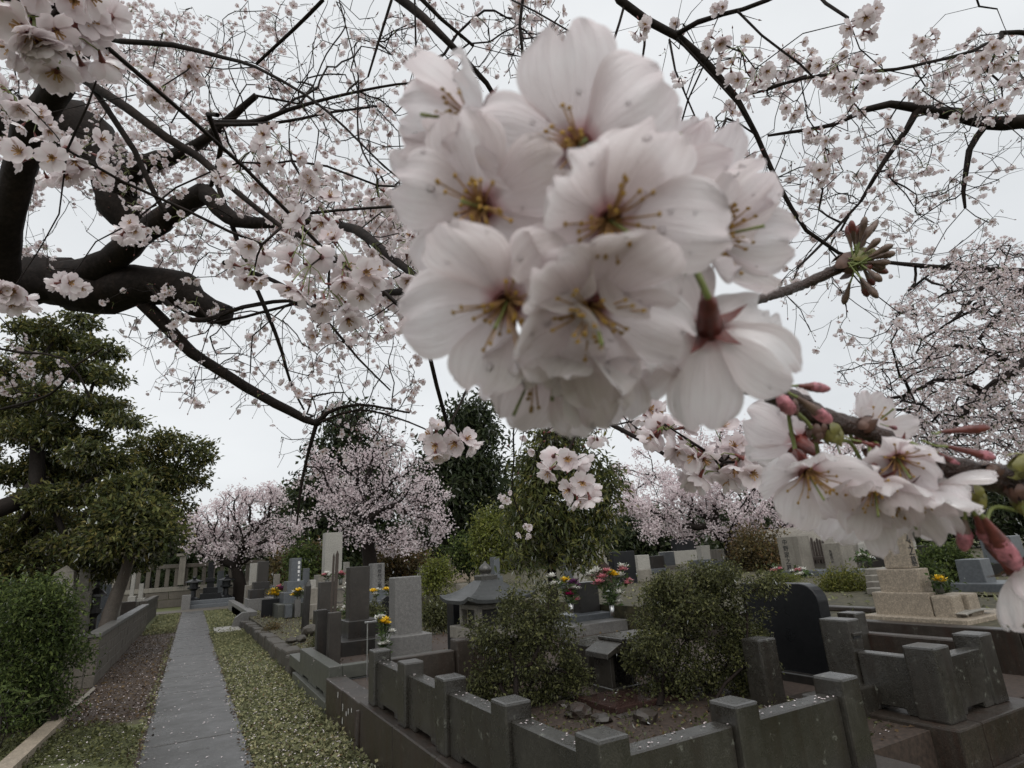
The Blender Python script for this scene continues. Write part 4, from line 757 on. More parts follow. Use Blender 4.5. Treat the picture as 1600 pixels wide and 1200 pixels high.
plant('evergreen_tree', 'smaller evergreen with yellowish tips beside the tall layered tree', 'tree', (-5.2, 19, .2), pxblobs([(262, 690, 26, 22), (300, 705, 34, 18), (285, 745, 38, 22), (245, 745, 40, 30), (225, 705, 35, 25), (250, 790, 45, 30), (215, 770, 50, 40), (320, 715, 14, 10)], 16.5), 700, 14, .15, .07, M['evergreen'], .13, M['barkfar'], .014, 80, 1, .5, 'evergreen trees', .1, .4)
c = G(165, 975, .22); tr = thing('leaning_tree', 'slender tan trunk leaning to the right inside the block wall plot', 'tree', c, None)
mb = MB(); c = onY(166, 968, 15.5); p, r = smooth_path([(c[0]-.06, 15.5, .2), onY(176, 945, 15.5), onY(192, 905, 15.4), onY(203, 868, 15.0), onY(207, 838, 14.6)], [.16, .14, .12, .1, .08], .1); tube(mb, p, r, 9, rough=.06); p2, r2 = smooth_path([onY(203, 868, 15.2), onY(225, 845, 15.2), onY(240, 820, 15)], [.07, .05, .03], .1); tube(mb, p2, r2, 6); mb.build('trunk', M['barktan'], tr, smooth=True)
mb = MB(); foliage(mb, pxblobs([(200, 840, 60, 26), (235, 835, 45, 28), (170, 845, 40, 22), (205, 800, 50, 30)], 12.3), 760, 14, .14, .07, .15, .5, .1, 0, .4); mb.build('crown', M['evergreen'], tr, stuff=True)
# dark conifers and background trees
def bgtree(name, label, px, base_py, D, blobs, ns, mat, Ln, Wd, spread, group='trees closing the cemetery behind', per=12, rt=.04):
    b = P(px, base_py, D); b[2] = 0
    return plant(name, label, 'tree', b, lumpy(pxblobs(blobs, D), 30), ns, per, Ln, Wd, mat, spread, M['barkfar'], rt, 60, 1, .5, group, .25, .2)
bgtree('conifer', 'dark rounded conifer behind the middle cherry tree', 545, 890, 42, [(545, 665, 38, 34), (545, 720, 62, 45), (520, 770, 65, 50), (580, 765, 55, 50), (550, 830, 90, 50)], 1500, M['conifer'], .5, .22, .55)
bgtree('conifer', 'tallest dark conifer right of the middle cherry tree', 728, 890, 38, [(725, 645, 38, 24), (728, 685, 55, 35), (735, 735, 68, 45), (700, 760, 60, 45), (745, 800, 75, 45), (690, 820, 60, 50)], 1700, M['conifer'], .5, .2, .5)
bgtree('background_tree', 'dark olive tree behind the left end of the far cherry', 240, 890, 55, [(230, 850, 60, 40), (300, 860, 60, 35), (170, 850, 80, 50), (60, 850, 90, 60)], 900, M['conifer'], .6, .3, .7)
bgtree('background_tree', 'dark bushy tree between the far cherry and the rounded conifer', 460, 890, 50, [(455, 830, 45, 55), (410, 860, 50, 35), (470, 790, 28, 40)], 700, M['conifer'], .5, .25, .6)
bgtree('background_tree', 'olive brown tree mass between conifer and tall shrub', 790, 890, 45, [(785, 800, 55, 60), (800, 850, 60, 40), (640, 850, 60, 35)], 700, M['conifer'], .5, .25, .6)
bgtree('background_tree', 'dark tree low behind the right pink cherry', 1010, 880, 36, [(1000, 830, 50, 38), (1060, 850, 40, 25), (960, 840, 35, 30)], 600, M['conifer'], .4, .2, .5)
bgtree('background_tree', 'dark evergreen behind the tan grave at the far right', 1520, 880, 26, [(1520, 790, 70, 50), (1600, 790, 60, 70), (1450, 830, 60, 35), (1330, 830, 90, 25)], 900, M['conifer'], .3, .15, .4)
tl = thing('treeline', 'continuous dark far-off wood closing the view along the horizon', 'woods', (40, 95, 0)); tl.pop('category', None); bpy.data.objects.remove(tl)
mb = MB(); foliage(mb, [(P(px, 868-.0*px-abs(px-800)*.012-(px-300)*.058, 90)+[0, 0, -2.], np.array([7, 5, random.uniform(3.5, 6)])) for px in range(-300, 1900, 55)], 7000, 9, 1.3, .7, 1.1, .6)
o = mb.build('distant_woods', M['conifer'], None, stuff=True); o['label'] = 'continuous dark far-off wood closing the view along the horizon'; o['category'] = 'woods'
# bushes among the graves
def bush(label, px, py, rx, ry, D, mat, Ln=.06, ns=260, group='bushes among the graves', per=12, zb=None):
    s = D/FPX; b = P(px, py+ry, D); b[2] = min(b[2], .69 if b[0] > 6.3 else .3)
    c = P(px, py, D); bl = [(c, np.array([rx*s, rx*s, ry*s]))]+[(c+np.array([random.uniform(-.6, .6)*rx*s, random.uniform(-.5, .5)*rx*s, random.uniform(-.4, .5)*ry*s]), np.array([rx*s*.55, rx*s*.55, ry*s*.6])) for _ in range(4)]
    return plant('bush', label, 'bush', b, bl, ns, per, Ln, Ln*.5, M[mat], Ln*1.4, M['barkfar'], .004, 20, 2, .4, group)
bush('round yellow-green azalea beside the black slab', 1322, 922, 40, 27, 9.6, 'azalea', .05, 500)
bush('low light green mound above the black slab', 1226, 907, 30, 9, 11.5, 'yellowgreen', .03, 400)
bush('reddish green bush left of the boldly lettered pale headstone', 1182, 858, 42, 34, 18, 'redleaf', .12, 420)
bush('small bright yellow-green sapling left of the lantern roof', 682, 897, 20, 24, 16, 'yellowgreen', .1, 200)
bush('green clipped shrub left of the lantern fire box', 687, 960, 26, 20, 10.5, 'boxwood', .06, 300)
bush('red-brown bush below the middle cherry tree', 628, 882, 45, 20, 26, 'redleaf', .2, 320)
bush('red-leaved bush at the end of the row behind the bluish headstone', 444, 890, 10, 30, 30, 'redleaf', .2, 160)
bush('red-brown bush left of the tallest pale headstone', 495, 880, 14, 22, 28, 'redleaf', .2, 160)
bush('olive bush behind the bluish headstone', 474, 882, 18, 30, 27, 'camellia', .2, 200)
bush('yellow-green tree-like bush left of the tall shrub', 772, 845, 30, 45, 20, 'yellowgreen', .16, 360)
bush('dark green bush just left of the yellow-green bush', 735, 868, 28, 24, 22, 'camellia', .16, 260)
bush('leafy green bush between the tan grave and the bluish slate stone', 1480, 888, 36, 32, 9.2, 'camellia', .07, 420)
bush('dark green shrub right behind the tan grave blocks', 1455, 905, 12, 18, 7.6, 'camellia', .06, 160)
bush('mossy low shrub on the garden rocks beside the dark boards', 500, 1003, 16, 14, 9.8, 'boxwood', .03, 200)
bush('brown fern clump in the mossy bed', 425, 985, 10, 6, 13.5, 'redleaf', .05, 90)
bush('small green tuft beside the granite block at the path end', 272, 943, 11, 7, 35, 'yellowgreen', .12, 120)
bush('dark bush behind the speckled granite headstone', 628, 945, 12, 22, 13, 'boxwood', .06, 160)
bush('small green bush behind the dark brown headstone', 575, 958, 22, 14, 10.6, 'boxwood', .05, 200)
# grass ledge and grass at the right edge
def blades(name, n, fx, ln, mat, label, cat):
    p = np.array([fx() for _ in range(n)]); mb = MB(); d = RNG.normal(size=(n, 3))*.35; d[:, 2] = 1; leaves(mb, p, randdir(n), d, ln*RNG.uniform(.5, 1.3, n), ln*.14); o = mb.build(name, mat, None, stuff=True); o['label'] = label; o['category'] = cat
zl = onX(1600, 937, 9.0)[2]
blades('grass', 2500, lambda: (random.uniform(9.02, 9.28), random.uniform(-1, 5.5), zl-.03), .06, M['yellowgreen'], 'short grass growing along the top of the dark ledge wall', 'grass')
blades('grass', 5000, lambda: (random.uniform(5.1, 6.05), random.uniform(-.5, 4.5), 0), .12, M['yellowgreen'], 'green grass tufts by the right edge below the plot wall', 'grass')

# ================================================================== ground cover, dead leaves, fallen petals
def scatter(name, n, fpos, ln, wd, mat, label, cat, up=.9, flat=.35, fold=.2):
    p = np.array([fpos() for _ in range(n)]); nr = randdir(n)*flat; nr[:, 2] += up; ax = randdir(n); ax[:, 2] *= flat
    mb = MB(); leaves(mb, p, nr, ax, ln*RNG.uniform(.6, 1.3, n), wd*RNG.uniform(.7, 1.2, n), 0, fold); o = mb.build(name, mat, None, stuff=True); o['label'] = label; o['category'] = cat; return o
def fy(a, b_, k=1.6): return a+(b_-a)*random.random()**k
def noise2(x, y): return math.sin(x*3.1+1.3*math.sin(y*1.7))+math.sin(y*2.3+x*1.1)+.6*math.sin(x*7+y*5)
def gc_right():
    while 1:
        x, y = random.uniform(.6, 1.5), fy(4.2, 20, 1.9)
        if y > 9.5 and y < 20 and x > 1.47: continue
        if noise2(x, y) > -.9 or random.random() < .35: return (x, y, random.uniform(.0, .05))
scatter('ground_cover', 26000, gc_right,   .042, .034, M['moss'], 'dense low ground cover of small leaves right of the path', 'ground cover', .8, .6)
def gc_left():
    while 1:
        x, y = random.uniform(-2.4, -.33), random.uniform(4.5, 9.4)
        if noise2(x, y*1.2) > -.8 and y < 9.3-.6*random.random(): return (x, y, random.uniform(0, .06))
scatter('ground_cover', 11000, gc_left, .042, .03, M['boxwood'], 'dark green creeping ground cover left of the path in front', 'ground cover', .8, .6)
scatter('ground_cover', 7000, lambda: ((random.uniform(-1.15, -.3), fy(21.5, 33, 1.2), .02) if random.random() < .45 else (random.uniform(.65, 1.7), fy(16, 33, 1.3), .02)), .07, .05, M['moss'], 'yellowish moss and grass on both sides of the far path', 'ground cover', .8, .6)
scatter('dead_leaves', 2600, lambda: (random.uniform(-1.2, -.28), fy(8.8, 24, 1.2), .008+random.random()*.02), .05, .03, M['deadleaf'], 'brown dead leaves strewn over the bare soil left of the path', 'leaves', .9, .4)
scatter('dead_leaves', 900, lambda: (random.uniform(.6, 1.45), fy(4.2, 14, 1.6), .04), .045, .025, M['deadleaf'], 'dead leaves mixed into the ground cover right of the path', 'leaves', .9, .4)
def onpath():
    x = random.uniform(-.3, .58) if random.random() < .5 else random.choice((-.29, .57))+random.gauss(0, .05); return (x, fy(4, 30, 1.7), .03)
scatter('fallen_petals', 900, onpath, .024, .019, M['fallen'], 'white cherry petals scattered over the dark path', 'petals', 1, .12, .1)
scatter('fallen_petals', 1100, lambda: (random.uniform(-1.2, -.25), fy(7, 22, 1.3), .03), .022, .017, M['fallen'], 'white cherry petals scattered over the soil left of the path', 'petals', 1, .2, .1)
scatter('fallen_petals', 1500, lambda: (random.uniform(.6, 1.4), fy(4.2, 14, 1.7), .055), .02, .016, M['fallen'], 'white cherry petals scattered over the right ground cover', 'petals', 1, .3, .1)
def onstones():
    k = random.random()
    if k < .25: return (random.uniform(1.46, 1.56), random.uniform(2.2, 5.5), .78)
    if k < .4: return (random.uniform(1.6, 3.1), random.uniform(2.12, 2.22), .776)
    if k < .65: return (random.uniform(1.7, 4.3), random.uniform(2.5, 5.2), .404)
    if k < .75: return (random.uniform(1.4, 1.6), random.uniform(5.7, 9), .41 if random.random() < .5 else .502)
    return (random.uniform(3.2, 3.9), random.uniform(2.4, 3.4), .405)
scatter('fallen_petals', 260, onstones, .016, .012, M['fallen'], 'single white petals lying on the grave stones and beds', 'petals', 1, .1, .1)

scatter('dead_leaves', 900, lambda: (random.uniform(1.7, 4.0), random.uniform(2.35, 5.3), .405), .035, .02, M['deadleaf'], 'dead leaves strewn over the soil inside the near enclosure', 'leaves', .9, .5)
scatter('ground_cover', 5200, lambda: (random.uniform(6.35, 16), random.uniform(1, 22)**1.0, .69), .07, .05, M['moss'], 'mossy low growth between the graves on the raised right plots', 'ground cover', .8, .7)
scatter('ground_cover', 5200, lambda: (random.uniform(1.75, 5.9), fy(10.4, 29, 1.2), .29), .06, .04, M['moss'], 'mossy low growth between the graves in the middle row', 'ground cover', .8, .7)
scatter('dead_leaves', 2600, lambda: (random.uniform(1.65, 5.9), fy(7.5, 20, 1.2), .345 if random.random() < .5 else .3), .05, .03, M['deadleaf'], 'dead leaves lying between the graves of the middle row', 'leaves', .9, .5)

scatter('dead_leaves', 700, lambda: (random.choice((-.31, .6))+random.gauss(0, .035), fy(3.8, 20, 1.7), .028), .045, .03, M['deadleaf'], 'dead leaves and litter creeping over the path edges', 'leaves', .9, .4)
scatter('ground_cover', 1500, lambda: (random.choice((-.33, .62))+random.gauss(0, .03), fy(3.8, 20, 1.7), .03), .04, .03, M['moss'], 'small leaves creeping over the edges of the path', 'ground cover', .8, .6)
scatter('ground_cover', 1600, lambda: (1.36+random.gauss(0, .03)-abs(random.gauss(0, .04)), fy(3.5, 10, 1.2), abs(random.gauss(.02, .05))), .04, .03, M['moss'], 'small weeds growing along the foot of the near curb walls', 'ground cover', .6, .8)
scatter('ground_cover', 1800, lambda: (random.uniform(1.75, 3.9), random.uniform(2.4, 5.2), .41+abs(random.gauss(0, .03))), .035, .022, M['boxwood'], 'low weeds scattered over the soil of the near enclosure', 'ground cover', .6, .8)
# ================================================================== cherry blossoms
def petal(nu, nv, ln, wd, th, seed=0, cup=.25, notch=.13, rip=.03, fold=.05):
    """one petal: grid along +Y from the centre, lifted by th towards +Z"""
    r = np.random.default_rng(seed); u = np.linspace(0, 1, nu); v = np.linspace(-1, 1, nv); U, Vv = np.meshgrid(u, v, indexing='ij')
    w = np.where(U < .66, .13+.87*np.sin(np.clip(U/.66, 0, 1)*PI/2)**1.25, np.sqrt(np.clip(1-((U-.66)/.44)**2, .05, 1)))*wd/2
    y = ln*(U-U**5*(notch*np.exp(-(Vv/.22)**2)+.1*np.abs(Vv)**3)); x = w*Vv
    ph = r.uniform(0, 6, 4); z = cup*ln*(Vv*w/(wd/2))**2*.35-ln*.1*np.sin(U*PI)+fold*ln*np.exp(-(Vv/.3)**2)*-U+.5*fold*ln*np.cos(4.2*Vv+ph[2])*U+rip*ln*(np.sin(5*Vv+ph[0]+2*U)*U+.9*np.sin(10*Vv+ph[1])*U**3+.5*np.sin(17*Vv+ph[3])*U**5)+r.uniform(-.1, .16)*ln*U**2.5
    y2, z2 = y*math.cos(th)-z*math.sin(th), y*math.sin(th)+z*math.cos(th)
    V = np.stack([x, y2, z2], -1).reshape(-1, 3); uv = np.stack([(Vv+1)/2, U], -1).reshape(-1, 2)
    i = np.arange(nu-1)[:, None]*nv+np.arange(nv-1)[None]; F = np.stack([i, i+1, i+nv+1, i+nv], -1).reshape(-1, 4)
    return V, F, uv
def rotz(V, a): c, s = math.cos(a), math.sin(a); return V@np.array([[c, s, 0], [-s, c, 0], [0, 0, 1]])
def flower_low(seed, nu=3, nv=3, th=.3, size=.0175):
    r = np.random.default_rng(seed); Vs, Fs, Us, k = [], [], [], 0
    for i in range(5):
        V, F, uv = petal(nu, nv, size, size*.86, th+r.uniform(-.2, .25), seed*7+i, .35); V = rotz(V, 2*PI*i/5+r.uniform(-.1, .1)); Vs.append(V); Fs.append(F+k); Us.append(uv); k += len(V)
    return np.concatenate(Vs), np.concatenate(Fs), np.concatenate(Us)
def star_centre(seed, n=10, ln=.007):
    """stamens of a small flower: thin blades from the centre, mostly red-brown"""
    r = np.random.default_rng(seed); V, F = [], []
    for i in range(n):
        a = 2*PI*i/n+r.uniform(-.2, .2); e = r.uniform(.6, 1.25); d = np.array([math.cos(a)*math.cos(e), math.sin(a)*math.cos(e), math.sin(e)]); s = np.array([-math.sin(a), math.cos(a), 0])*.0005; l = ln*r.uniform(.8, 1.3)
        V += [-s, s, d*l+s*1.6, d*l-s*1.6]; F.append([4*i, 4*i+1, 4*i+2, 4*i+3])
    return np.array(V), np.array(F)
LOWS = [flower_low(s, 3, 3, .2+.12*(s % 5)) for s in range(10)]
MIDS = []
for s in range(10):
    mb = MB(); V, F, uv = flower_low(s+20, 5, 5, .18+.11*(s % 5)); mb.add(V, F, 0, uv); v, f = star_centre(s); mb.add(v, f, 1)
    v, f = lathe([(.0011, -.009), (.0016, -.004), (.003, .001)], 6); mb.add(v, f, 2); MIDS.append(mb.mesh('blossom', [M['petalmid'], M['filament'], M['calyx']], True))
TIPV = np.array([[0, 0, 0], [.0022, 0, .004], [0, .0022, .004], [-.0022, 0, .004], [0, -.0022, .004], [0, 0, .011]]); TIPF = np.array([[0, 2, 1], [0, 3, 2], [0, 4, 3], [0, 1, 4], [5, 1, 2], [5, 2, 3], [5, 3, 4], [5, 4, 1]])
def frame(d, roll):
    d = unit(d); a = unit(np.cross(d, (0, 0, 1.) if abs(d[2]) < .95 else (1., 0, 0))); b = np.cross(d, a); c, s = math.cos(roll), math.sin(roll); return np.stack([a*c+b*s, -a*s+b*c, d], 1)
def bloom_cluster(out, ped, buds, c, k, rad, base=None, budp=.12, face=None):
    """umbel: k flowers on pedicels from the point base around c"""
    base = c if base is None else base
    for d in randdir(k):
        d = d*np.array([1, 1, .8])+np.array([0, 0, -.35]); d = unit(d); p = c+d*rad*RNG.uniform(.65, 1.1); f = unit(d+RNG.normal(size=3)*.35+(0 if face is None else face))
        ped.append((base, p-f*.008))
        if RNG.random() < budp: buds.append((p-d*.006, d))
        else: out.append((p, f, RNG.uniform(0, 6.28), RNG.uniform(.88, 1.12)))
def emit_blossoms(t, out, ped, buds, nobj, pedr=.0006):
    inv = []
    for i, (p, f, ro, s) in enumerate(out):
        x, y, D = proj(p); vis = D > .05 and -30 < x < 1630 and -30 < y < 1230; inv.append((-s/D if vis else 0, i))
    inv.sort(); big = [i for q, i in inv[:nobj] if q < 0]; bs = set(big)
    for i in big:
        p, f, ro, s = out[i]; o = link('blossom', MIDS[i % 10], t); R = frame(f, ro)*s
        o.matrix_basis = Matrix.Translation(Vector(p)-t.location) @ Matrix([list(R[k])+[0] for k in range(3)]+[[0, 0, 0, 1]])
    mb = MB(); rest = [i for i in range(len(out)) if i not in bs]; CV, CF_ = star_centre(3, 5, .006)
    for i in rest:
        p, f, ro, s = out[i]; V, F, uv = LOWS[i % 10]; R = frame(f, ro)*s; mb.add(V@R.T+p, F, 0, uv); mb.add(CV@R.T+p, CF_, 1)
    for p, d in buds: mb.add(TIPV@frame(d, 0).T+p, TIPF, 2)
    if mb.n: mb.build('blossoms', [M['petalmid'], M['filament'], M['calyx']], t, True, True)
    pb = MB()
    for a, b_ in ped:
        m = (a+b_)/2+[0, 0, .004]; tube(pb, [a, m, b_], [pedr, pedr, pedr*1.4], 3, 0, False)
    if pb.n: pb.build('pedicels', M['pedicel'], t, stuff=True)
def limb_nodes(t, specs, mat, step=.05, name='limb', bump_=.05, sides=10):
    """specs: [(px,py,D,width_px), ...]; each limb its own part; returns points along all of them"""
    nodes = []
    for s in specs:
        pts = [P(a, b_, D) if not isinstance(a, tuple) else np.array(a) for a, b_, D, w in s]; rad = [w*D/FPX/2 if not isinstance(a, tuple) else w for a, b_, D, w in s]
        p, r = smooth_path(pts, rad, max(step, 0)); 
        if r.max() > .004: p = p+RNG.normal(size=p.shape)*(r[:, None]*.06); r = r*(1+RNG.uniform(-bump_, bump_, len(r)))
        n = sides if r.max() > .012 else 6; mb = MB(); tube(mb, p, r, n, rough=.05 if r.max() > .02 else 0); mb.build(name, mat, t, smooth=True); nodes.append(p)
    return np.concatenate(nodes)
def canopy(t, nodes, regions, specials, rtip=.0009, nobj=280, bf=.25, hang=.0, step=.05, bw=.4, pw=.68, kw=1.55):
    att = []; info = []
    for cx, cy, rx, ry, d0, d1, n, pr, k in regions:
        for _ in range(n):
            while 1:
                a, b_ = random.uniform(-1, 1), random.uniform(-1, 1)
                if a*a+b_*b_ < 1: break
            D = random.uniform(d0, d1); att.append(P(cx+a*rx, cy+b_*ry, D)); info.append((pr, k, None))
    for cx, cy, r, D, k in specials: att.append(P(cx, cy-r*.25, D)); info.append((1, k, r*D/FPX))
    att = np.array(att); pos, par = grow(nodes, att, bf); n0 = len(nodes)
    idx = {tuple(np.round(a, 7)): i for i, a in enumerate(att)}
    mb = MB(); leaf, dirs, rad = twigs(mb, pos, par, n0, rtip, .4, 4, .07, step, .03)
    out, ped, buds = [], [], []; lf = set(leaf)
    # thin side twiglets
    for i in range(n0, len(pos)):
        j = idx[tuple(np.round(pos[i], 7))]; pr, k, r = info[j]
        if r is not None:
            nsub = max(1, k//5)
            for q in range(nsub):
                c = pos[i]+(RNG.normal(size=3)*r*.42 if nsub > 1 else 0)+np.array([0, 0, -r*.2])
                tube(mb, [pos[i], (pos[i]+c)/2+RNG.normal(size=3)*r*.08, c], [rtip*1.6, rtip*1.3, rtip], 4, 0, False)
                bloom_cluster(out, ped, buds, c, max(1, k//nsub), min(.04, r*.75), None, .1)
            continue
        if RNG.random() < pr*pw:
            kk = max(1, int(RNG.poisson(k*kw))); bloom_cluster(out, ped, buds, pos[i]+dirs[i]*.01, kk, .022+.0022*kk, None, .15)
        elif RNG.random() < .6: bloom_cluster(out, ped, buds, pos[i], 2, .02, None, .75)
        for _ in range(int(RNG.random() < .65)+int(RNG.random() < .2)):
            L_ = np.linalg.norm(pos[i]-pos[par[i]]); L_ = min(L_, .5); a = pos[par[i]]+(pos[i]-pos[par[i]])*RNG.uniform(.3, 1); d = unit(dirs[i]*.6+RNG.normal(size=3)*.6+np.array([0, 0, -.25])); l = min(.22, .35*L_+.05)*RNG.uniform(.6, 1.3)
            m = a+d*l*.5+RNG.normal(size=3)*l*.07; e = a+d*l+np.array([0, 0, -.03*l/.2]); tube(mb, [a, m, e], [rtip*1.2, rtip, rtip*.7], 3, 0, False)
            if RNG.random() < pr*.75*bw: bloom_cluster(out, ped, buds, e, max(1, int(RNG.poisson(k*.8))), .026, None, .2)
            else: buds.append((e, d))
    mb.build('twigs', M['bark'], t, True, True); emit_blossoms(t, out, ped, buds, nobj); return len(out)

# ------------------------------------------------ big old cherry overhead, left
tl_base = np.array([-2.3, 1.15, 0.]); old = thing('cherry_tree', 'old dark-limbed cherry tree in bloom arching over the path from the left', 'tree', tl_base, 'cherry trees in bloom')
J = P(-260, 470, 2.75)
mb = MB(); p, r = smooth_path([tl_base, tl_base+[.03, .1, .8], (tl_base+J)/2+[0, .1, .25], J], [.36, .3, .27, .22], .12); tube(mb, p, r, 14, rough=.07); mb.build('trunk', M['bark'], old, smooth=True)
JT = tuple(J)
limbs = [
 [(JT, 0, 0, .21), (-60, 430, 2.7, 80), (60, 440, 2.6, 76), (150, 452, 2.55, 74), (230, 445, 2.5, 62), (285, 452, 2.48, 56), (300, 470, 2.47, 45), (330, 487, 2.46, 38), (356, 492, 2.45, 34)],
 [(60, 440, 2.6, 60), (140, 425, 2.5, 46), (200, 385, 2.4, 38), (250, 345, 2.3, 36), (320, 300, 2.2, 32)],
 [(JT, 0, 0, .15), (-40, 460, 2.2, 60), (5, 380, 2.05, 46), (28, 270, 1.95, 46), (60, 180, 1.85, 44), (105, 110, 1.75, 42), (150, 10, 1.7, 34), (175, -60, 1.65, 28)],
 [(JT, 0, 0, .2), (-120, 300, 3.3, 90), (-40, 195, 3.3, 80), (60, 195, 3.2, 84), (130, 205, 3.15, 76), (165, 250, 3.1, 60), (190, 320, 3.05, 62), (215, 350, 3.0, 45)],
 [(190, 310, 3.05, 44), (210, 265, 2.9, 34), (250, 250, 2.8, 26), (310, 225, 2.7, 16), (400, 150, 2.6, 9)],
 [(215, 465, 2.5, 24), (255, 505, 2.5, 21), (300, 550, 2.5, 18), (360, 590, 2.5, 16), (430, 630, 2.5, 14), (495, 662, 2.5, 11), (512, 645, 2.5, 6), (560, 632, 2.5, 4.5), (640, 645, 2.5, 3)],
 [(495, 662, 2.5, 7), (481, 710, 2.5, 5.5), (469, 770, 2.5, 4.5), (464, 820, 2.5, 3)],
 [(320, 300, 2.2, 28), (370, 345, 2.1, 22), (440, 350, 2.0, 14), (470, 372, 1.9, 9)],
 [(105, 110, 1.6, 14), (140, 130, 1.5, 13), (200, 170, 1.45, 14), (260, 215, 1.4, 13), (310, 245, 1.4, 12), (370, 300, 1.35, 9), (440, 355, 1.3, 7)],
 [(140, 130, 1.5, 9), (180, 190, 1.5, 9), (210, 235, 1.5, 9), (240, 300, 1.5, 8), (258, 332, 1.5, 7)],
 [(165, 60, 1.5, 7), (190, 65, 1.45, 8), (270, 70, 1.4, 8), (350, 90, 1.35, 6), (400, 105, 1.3, 5), (480, 150, 1.25, 4.5), (540, 200, 1.2, 4), (600, 260, 1.2, 3), (625, 280, 1.2, 2.5)],
 [(505, 0, 1.6, 6), (460, 45, 1.65, 6), (400, 100, 1.7, 5)],
 [(330, 190, 2.4, 6), (400, 190, 2.2, 9), (450, 172, 2.1, 7), (520, 152, 2., 5), (640, 130, 1.9, 3.5), (700, 150, 1.85, 2.5)],
 [(330, 195, 2.2, 6), (430, 192, 2.1, 5), (520, 175, 2., 4), (600, 165, 1.9, 3)],
 [(575, -40, 1.8, 15), (640, 10, 1.75, 14), (680, 45, 1.7, 12), (715, 80, 1.7, 10), (760, 130, 1.75, 8), (800, 200, 1.8, 6)],
 [(640, -20, 1.4, 8), (690, 30, 1.4, 6), (740, 72, 1.45, 5)],
 [(612, 0, 1.6, 5), (590, 70, 1.6, 4.5), (575, 120, 1.6, 3.5)],
 [(648, 0, 1.3, 3), (650, 80, 1.3, 3), (652, 150, 1.3, 2.5)],
 [(560, 360, 1.5, 16), (600, 392, 1.3, 13), (640, 425, 1.15, 12), (672, 452, 1.05, 11), (720, 500, 1.0, 9), (790, 550, .95, 8), (870, 600, .9, 7.5), (910, 638, .85, 7.5), (960, 666, .8, 7), (1010, 692, .75, 6.5), (1060, 724, .7, 6)],
 [(440, 350, 2.0, 12), (500, 345, 1.8, 12), (560, 360, 1.5, 15)],
 [(580, 460, 1.4, 8), (630, 455, 1.3, 12), (670, 450, 1.1, 9)],
 [(230, 445, 2.4, 9), (300, 500, 2.3, 8), (380, 480, 2.2, 7), (450, 470, 2.1, 6), (520, 480, 2.0, 5), (600, 475, 1.9, 4)],
 [(330, 260, 2.2, 8), (380, 400, 2.1, 7), (430, 520, 2.1, 6), (455, 600, 2.2, 4), (475, 640, 2.3, 3)],
 [(350, 410, 2.2, 8), (440, 445, 2.0, 7), (500, 490, 1.9, 5), (560, 560, 1.8, 3.5), (610, 610, 1.8, 2.5)],
 [(500, 660, 2.4, 4), (560, 640, 2.4, 3.5), (640, 660, 2.3, 3), (700, 690, 2.2, 2)],
 [(310, 480, 2.3, 6), (330, 505, 2.3, 5), (480, 470, 2.2, 4)],
 [(340, 180, 1.5, 7), (325, 178, 1.55, 8), (345, 230, 1.6, 8), (330, 290, 1.7, 7)],
 [(760, 540, .9, 4), (738, 590, .78, 4.5), (715, 640, .74, 4), (700, 668, .72, 3.5)],
 [(905, 634, .86, 4), (910, 655, .8, 4), (895, 690, .78, 4), (882, 715, .76, 3.5)],
 [(840, 560, 1.2, 3.5), (804, 660, 1.8, 2.5), (803, 720, 2.0, 2.5), (800, 770, 2.05, 2), (818, 815, 2.1, 2)],
 [(590, 280, 1.6, 2.5), (560, 215, 1.7, 3), (560, 120, 1.7, 2.5), (545, 60, 1.7, 2), (530, 0, 1.7, 2)],
 [(720, 500, 1.1, 3), (690, 390, 1.15, 3), (660, 340, 1.2, 3), (640, 310, 1.2, 2.5)],
 [(0, 640, 2.2, 4), (80, 615, 2.1, 4), (120, 570, 2., 3.5), (160, 545, 2., 3)],
 [(-30, 500, 1.9, 6), (0, 545, 1.9, 4), (100, 560, 1.9, 3.5), (140, 620, 1.9, 3)],
]
nodes = limb_nodes(old, limbs, M['bark'], .06)
regs = [(150, 150, 200, 160, 2.1, 4.2, 230, .9, 6), (60, 330, 110, 130, 2.1, 3.6, 60, .9, 5), (330, 120, 150, 130, 1.9, 4, 130, .6, 4.5), (330, 330, 160, 110, 1.9, 3.6, 150, .85, 6),
 (520, 90, 160, 100, 1.5, 3.5, 110, .3, 1.6), (560, 230, 130, 100, 1.5, 3.5, 120, .45, 2), (520, 350, 120, 80, 1.5, 3.2, 90, .9, 5.5), (620, 430, 60, 60, 1.2, 2.4, 30, .8, 4.5),
 (360, 560, 140, 80, 1.8, 3.5, 120, .45, 1.8), (550, 590, 110, 80, 2, 3.3, 110, .35, 1.6), (560, 480, 120, 60, 1.5, 2.5, 80, .75, 3), (540, 690, 110, 60, 2.3, 3.3, 60, .2, 1.2),
 (700, 70, 100, 90, 1.5, 3, 60, .35, 2), (640, 330, 40, 80, 1.1, 2, 30, .8, 3), (40, 560, 70, 60, 2, 3.6, 22, .8, 3.5), (250, 480, 100, 60, 1.8, 2.8, 40, .6, 2.4), (900, 660, 120, 50, 1., 1.6, 26, .4, 2), (830, 40, 60, 60, 1.5, 2.6, 40, .4, 2)]
